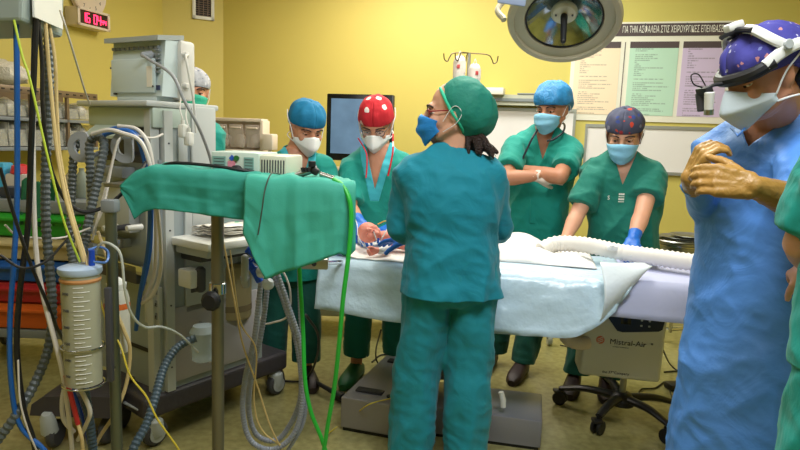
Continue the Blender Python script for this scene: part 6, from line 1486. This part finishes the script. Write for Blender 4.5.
# connector cluster
o = build(MB().cap_(P(245, 258, 2.25), P(245, 279, 2.25), .014, .014), 'filter_handle', m_hook); tag(o, 'grey rounded handle at the corner of the worktop', 'handle'); build(MB().cyl(P(245, 277, 2.26), P(246, 286, 2.28), .018, .014, n=14), 'lower_joint', m_hook, o)
m_bluec = M('connector_bright_blue', (24, 84, 210), .35)
for k, (x, y, dx, dy) in enumerate(((254, 254, 5, 4), (260, 262, 5, 3), (252, 268, 4, 6), (257, 276, 3, 6))):
    f = MB().cyl(P(x - dx, y - dy, 2.3), P(x + dx, y + dy, 2.3), .014, n=14, bev=.003); f.cyl(P(x - dx * 1.4, y - dy * 1.4, 2.3), P(x - dx, y - dy, 2.3), .017, n=14, bev=.003)
    o = build(f, 'hose_connector', m_bluec); tag(o, 'bright blue breathing circuit connector, %s under the drape corner' % ('topmost', 'second from the top', 'third from the top', 'lowest')[k], 'connector', 'blue circuit connectors')
for k, (x, y) in enumerate(((258, 248), (262, 272), (268, 284))):
    o = build(MB().lathe([(.012, -.02), (.022, -.008), (.024, .0), (.022, .008), (.012, .02)], P(x, y, 2.27), (.5, -.2, .8), 18), 'bacterial_filter', M('filter_clear%d' % k, (206, 214, 222), .25, alpha=.8)); tag(o, 'small clear disc filter, %s one among the blue connectors' % ('top', 'middle', 'lowest')[k], 'filter', 'clear disc filters')
o = build(MB().box(P(315, 263, 2.5), (.11, .05, .045), Matrix.Rotation(.05, 3, 'Z'), bev=.006), 'rail_clamp', m_steel); tag(o, 'small steel clamp block sticking out at the left end of the table', 'clamp')
build(MB().cyl(P(314, 264, 2.47), P(314, 264, 2.46), .010, n=16), 'clamp_hole', m_black, o)
o = build(MB().tube([P(325, 263, 2.55), P(345, 262, 2.85)], .010, n=10), 'rail_rod', m_chrome, o)

# ------------------------------------------------------------------ coloured drawer cart behind the hoses
Yk = 3.35
t = thing('drawer_cart', 'low cart with green, beige, blue, red and orange drawers at the far left', 'cart', (-2.05, Yk + .25, 0))
cols = [('green', (36, 150, 44)), ('beige', (196, 178, 132)), ('blue', (24, 84, 160)), ('red', (168, 36, 40)), ('orange', (206, 96, 34))]
xl, xr = P(-60, 250, Yk).x, P(92, 250, Yk).x; zz = [P(30, y, Yk).z for y in (213, 238, 261, 283, 304, 330)]
for k, (nm_, c_) in enumerate(cols):
    z1, z0 = zz[k], zz[k + 1]; mt = M('drawer_' + nm_, c_, .4)
    d_ = build(MB().box2((xl + .02, Yk, z0 + .006), (xr - .02, Yk + .45, z1 - .004), bev=.012), 'drawer', mt, t); d_['label'] = nm_ + ' drawer'
    f = MB().prism([V((xl + .03, Yk, z1 - .012)), V((xr - .03, Yk, z1 - .012)), V((xr - .03, Yk - .03, z1 - .03)), V((xl + .03, Yk - .03, z1 - .03))], UP * -.012); build(f, 'drawer_lip', mt, d_, smooth=False)
build(MB().box2((xl, Yk, zz[5] - .05), (xr, Yk + .46, zz[5]), bev=.006), 'base_tray', m_mgrey, t); build(MB().box2((xl, Yk + .0, zz[0]), (xr, Yk + .46, zz[0] + .07), bev=.008), 'top_tray', m_mgrey, t)
for x in (xl + .01, xr - .01): build(MB().box2((x - .012, Yk + .01, zz[5]), (x + .012, Yk + .45, zz[0]), bev=.003), 'side_wall', m_mgrey, t)
for sx in (xl + .08, xr - .08):
    for sy in (Yk + .06, Yk + .40):
        w = V((sx, sy, .05)); build(MB().cyl(w - V((.015, 0, 0)), w + V((.015, 0, 0)), .05, n=20, bev=.006), 'castor_wheel', m_dgrey, t); build(MB().cyl(w, V((sx, sy, zz[5] - .04)), .012, n=10), 'castor_stem', m_chrome, t)
zt_ = zz[0] + .072
for nm_, x, w_, h_, c_, lab in (('blue_box', 2, .10, .18, (70, 170, 210), 'light blue box standing on the drawer cart at the left edge'), ('white_tub', 22, .13, .12, (206, 200, 196), 'white tub with a red lid standing on the drawer cart'), ('dark_box', 16, .13, .06, (50, 58, 76), 'low dark blue box on the drawer cart in front of the white tub')):
    p = P(x, 200, Yk + (.10 if nm_ == 'dark_box' else .28)); o = build(MB().box2((p.x - w_ / 2, p.y - .05, zt_), (p.x + w_ / 2, p.y + .05, zt_ + h_), bev=.012), nm_, M(nm_, c_, .4)); tag(o, lab, 'box' if 'box' in nm_ else 'tub')
    if nm_ == 'white_tub': build(MB().lathe([(.05, 0), (.055, .01), (.045, .05), (.02, .06)], (p.x, p.y, zt_ + h_ - .005), UP, 20), 'red_lid', M('lid_red', (214, 40, 50), .4), o)
p = P(57, 195, Yk + .2); mb = MB().grid(lambda u, v: V((p.x - .09 + .18 * u, Yk + .02 - .03 * v + .02 * math.sin(u * 9), zt_ + .10 - .24 * v + .04 * noise.noise(V((u * 4, v * 3, 0))))), 16, 14); o = build(mb, 'green_cloth', M('cloth_dark_green', (10, 92, 56), .7), ang=None); solid(o, .003, 0); tag(o, 'dark green cloth hanging over the drawer cart front', 'cloth')
for k, x in enumerate((72, 82)): p = P(x, 185, Yk + .2); o = build(MB().lathe([(.03, 0), (.035, .01), (.035, .12), (.015, .15), (.015, .17)], (p.x, p.y, zt_), UP, 18), 'supply_bottle', M('bottle_mix%d' % k, ((200, 190, 170), (150, 160, 150))[k], .4)); tag(o, ('cream', 'grey green')[k] + ' bottle on the drawer cart behind the hoses', 'bottle')

# dark castor seen low left (suction trolley)
p = P(57, 405, 2.3)
w0 = G(56, 446, 0); w0.z = 0
t = thing('suction_trolley', 'small suction trolley with dark hood and large castor at the lower left', 'trolley', (w0.x, w0.y + .0, 0))
hz_ = G(60, 425, .06)
build(MB().cyl(V((w0.x - .02, w0.y, .06)), V((w0.x + .02, w0.y, .06)), .06, n=24, bev=.012), 'castor_wheel', m_dgrey, t)
build(MB().lathe([(.02, 0), (.035, .02), (.03, .09), (.02, .11)], V((w0.x - .01, w0.y - .02, .06)), (0, -.2, 1), 16), 'castor_housing', m_lgrey, t)
rg = [[V((w0.x - .08 + .34 * u, w0.y - .03 + .30 * v_, .17 + .07 * math.sin(min(1, u * 2.2 + .1) * PI / 2) * (1 if v_ < .5 else 1))) for u in (0, .1, .3, .6, 1)] for v_ in (0, 1)]
f = MB(); pr = [V((-.09, 0, .15)), V((-.08, 0, .20)), V((-.03, 0, .235)), V((.08, 0, .245)), V((.26, 0, .245)), V((.26, 0, .15)), V((.0, 0, .15))]
f.prism([V((w0.x, w0.y - .03, 0)) + q for q in pr], V((0, .3, 0))); build(f, 'hood', m_basep, t, smooth=False)
for x_, y_ in ((.2, .05), (.2, .2)): build(MB().cyl(V((w0.x + x_ - .02, w0.y + y_, .06)), V((w0.x + x_ + .02, w0.y + y_, .06)), .06, n=20, bev=.01), 'castor_wheel', m_dgrey, t); build(MB().cyl(V((w0.x + x_, w0.y + y_, .06)), V((w0.x + x_, w0.y + y_, .16)), .015, n=10), 'stem', m_mgrey, t)

# ------------------------------------------------------------------ foot pedal, cables on the floor, small things
a_ = G(308, 378, .05); b_ = G(343, 397, .04); f = MB().tube([a_, a_.lerp(b_, .6), b_], [.013, .016, .026], n=10, flat=.7); o = build(f, 'foot_pedal', m_blkp); tag(o, 'black foot pedal bar lying on the floor beside the steel step', 'pedal'); o2 = build(MB().box(G(341, 397, .03), (.07, .05, .04), Matrix.Rotation(-.6, 3, 'Z'), bev=.01), 'pedal_head', m_black, o)
def fl(pts, r, mat, name, label, cat='cable'):
    q = [G(x, y, r + .001 + dz) for x, y, dz in pts]; o = build(MB().tube(spl(q, 8), r, n=8), name, mat); tag(o, label, cat)
fl([(268, 380, 0), (285, 381, 0), (305, 380, .02), (316, 360, .25), (318, 335, .45), (306, 315, .6)], .006, m_hblk, 'pedal_cable', 'black cable running from the foot pedal up between the legs')
fl([(372, 362, 0), (381, 355, 0), (392, 356, 0), (391, 366, 0), (378, 363, 0), (376, 350, .1), (381, 330, .3)], .005, m_hblk, 'floor_cable', 'black cable coiled on the floor beside the green shoes')
fl([(400, 396, .16), (388, 399, .175), (370, 404, .175), (358, 412, .10), (345, 422, .0), (330, 432, 0), (322, 440, 0)], .003, m_yel, 'floor_wire', 'thin yellow wire lying across the steel step')
fl([(663, 350, .3), (670, 364, .05), (680, 372, 0), (700, 378, 0)], .005, m_hblk, 'power_cable', 'black power cable dropping from the warming unit')
fl([(664, 382, 0), (655, 388, 0), (642, 389, 0), (640, 394, 0), (655, 400, 0), (680, 401, 0), (700, 396, 0)], .005, m_hblk, 'power_cable', 'black power cable looped on the floor right of the warming unit')
fl([(664, 372, 0), (680, 371, 0), (700, 373, 0)], .005, m_hblk, 'power_cable', 'upper black cable on the floor between the warming unit and the surgeon')
fl([(668, 385, 0), (673, 400, 0), (680, 416, 0), (700, 430, 0)], .004, m_hblk, 'power_cable', 'thin black cable slanting on the floor in front of the loop')
fl([(560, 345, 0), (580, 349, 0), (600, 352, 0)], .004, m_hblk, 'floor_cable', 'thin dark cable on the floor behind the warming unit')
p = G(676, 389, .0); f = MB().box(p + UP * .02, (.12, .08, .04), Matrix.Rotation(.2, 3, 'Z'), bev=.012); tag(build(f, 'plug_block', m_blkp), 'black plug block lying on the floor within the cable loop', 'plug')
p = G(549, 345, .0); t = thing('stool_castor_base', 'small castor of a stand on the floor behind the table', 'castor', p)
build(MB().cyl(p + V((-.015, 0, .04)), p + V((.015, 0, .04)), .04, n=18, bev=.005), 'wheel', m_lgrey, t); build(MB().box(p + V((0, 0, .07)), (.045, .05, .05), bev=.01), 'fork', m_mgrey, t)
# crushed white cup shaped thing by the base
p = P(503, 400, 2.72); o = build(MB().tube([P(501, 392, 2.70), P(503, 400, 2.70), P(503, 407, 2.70)], [.012, .014, .013], n=12), 'drain_pipe', m_white); tag(o, 'short white pipe end at the right leg of the woman in front', 'pipe')
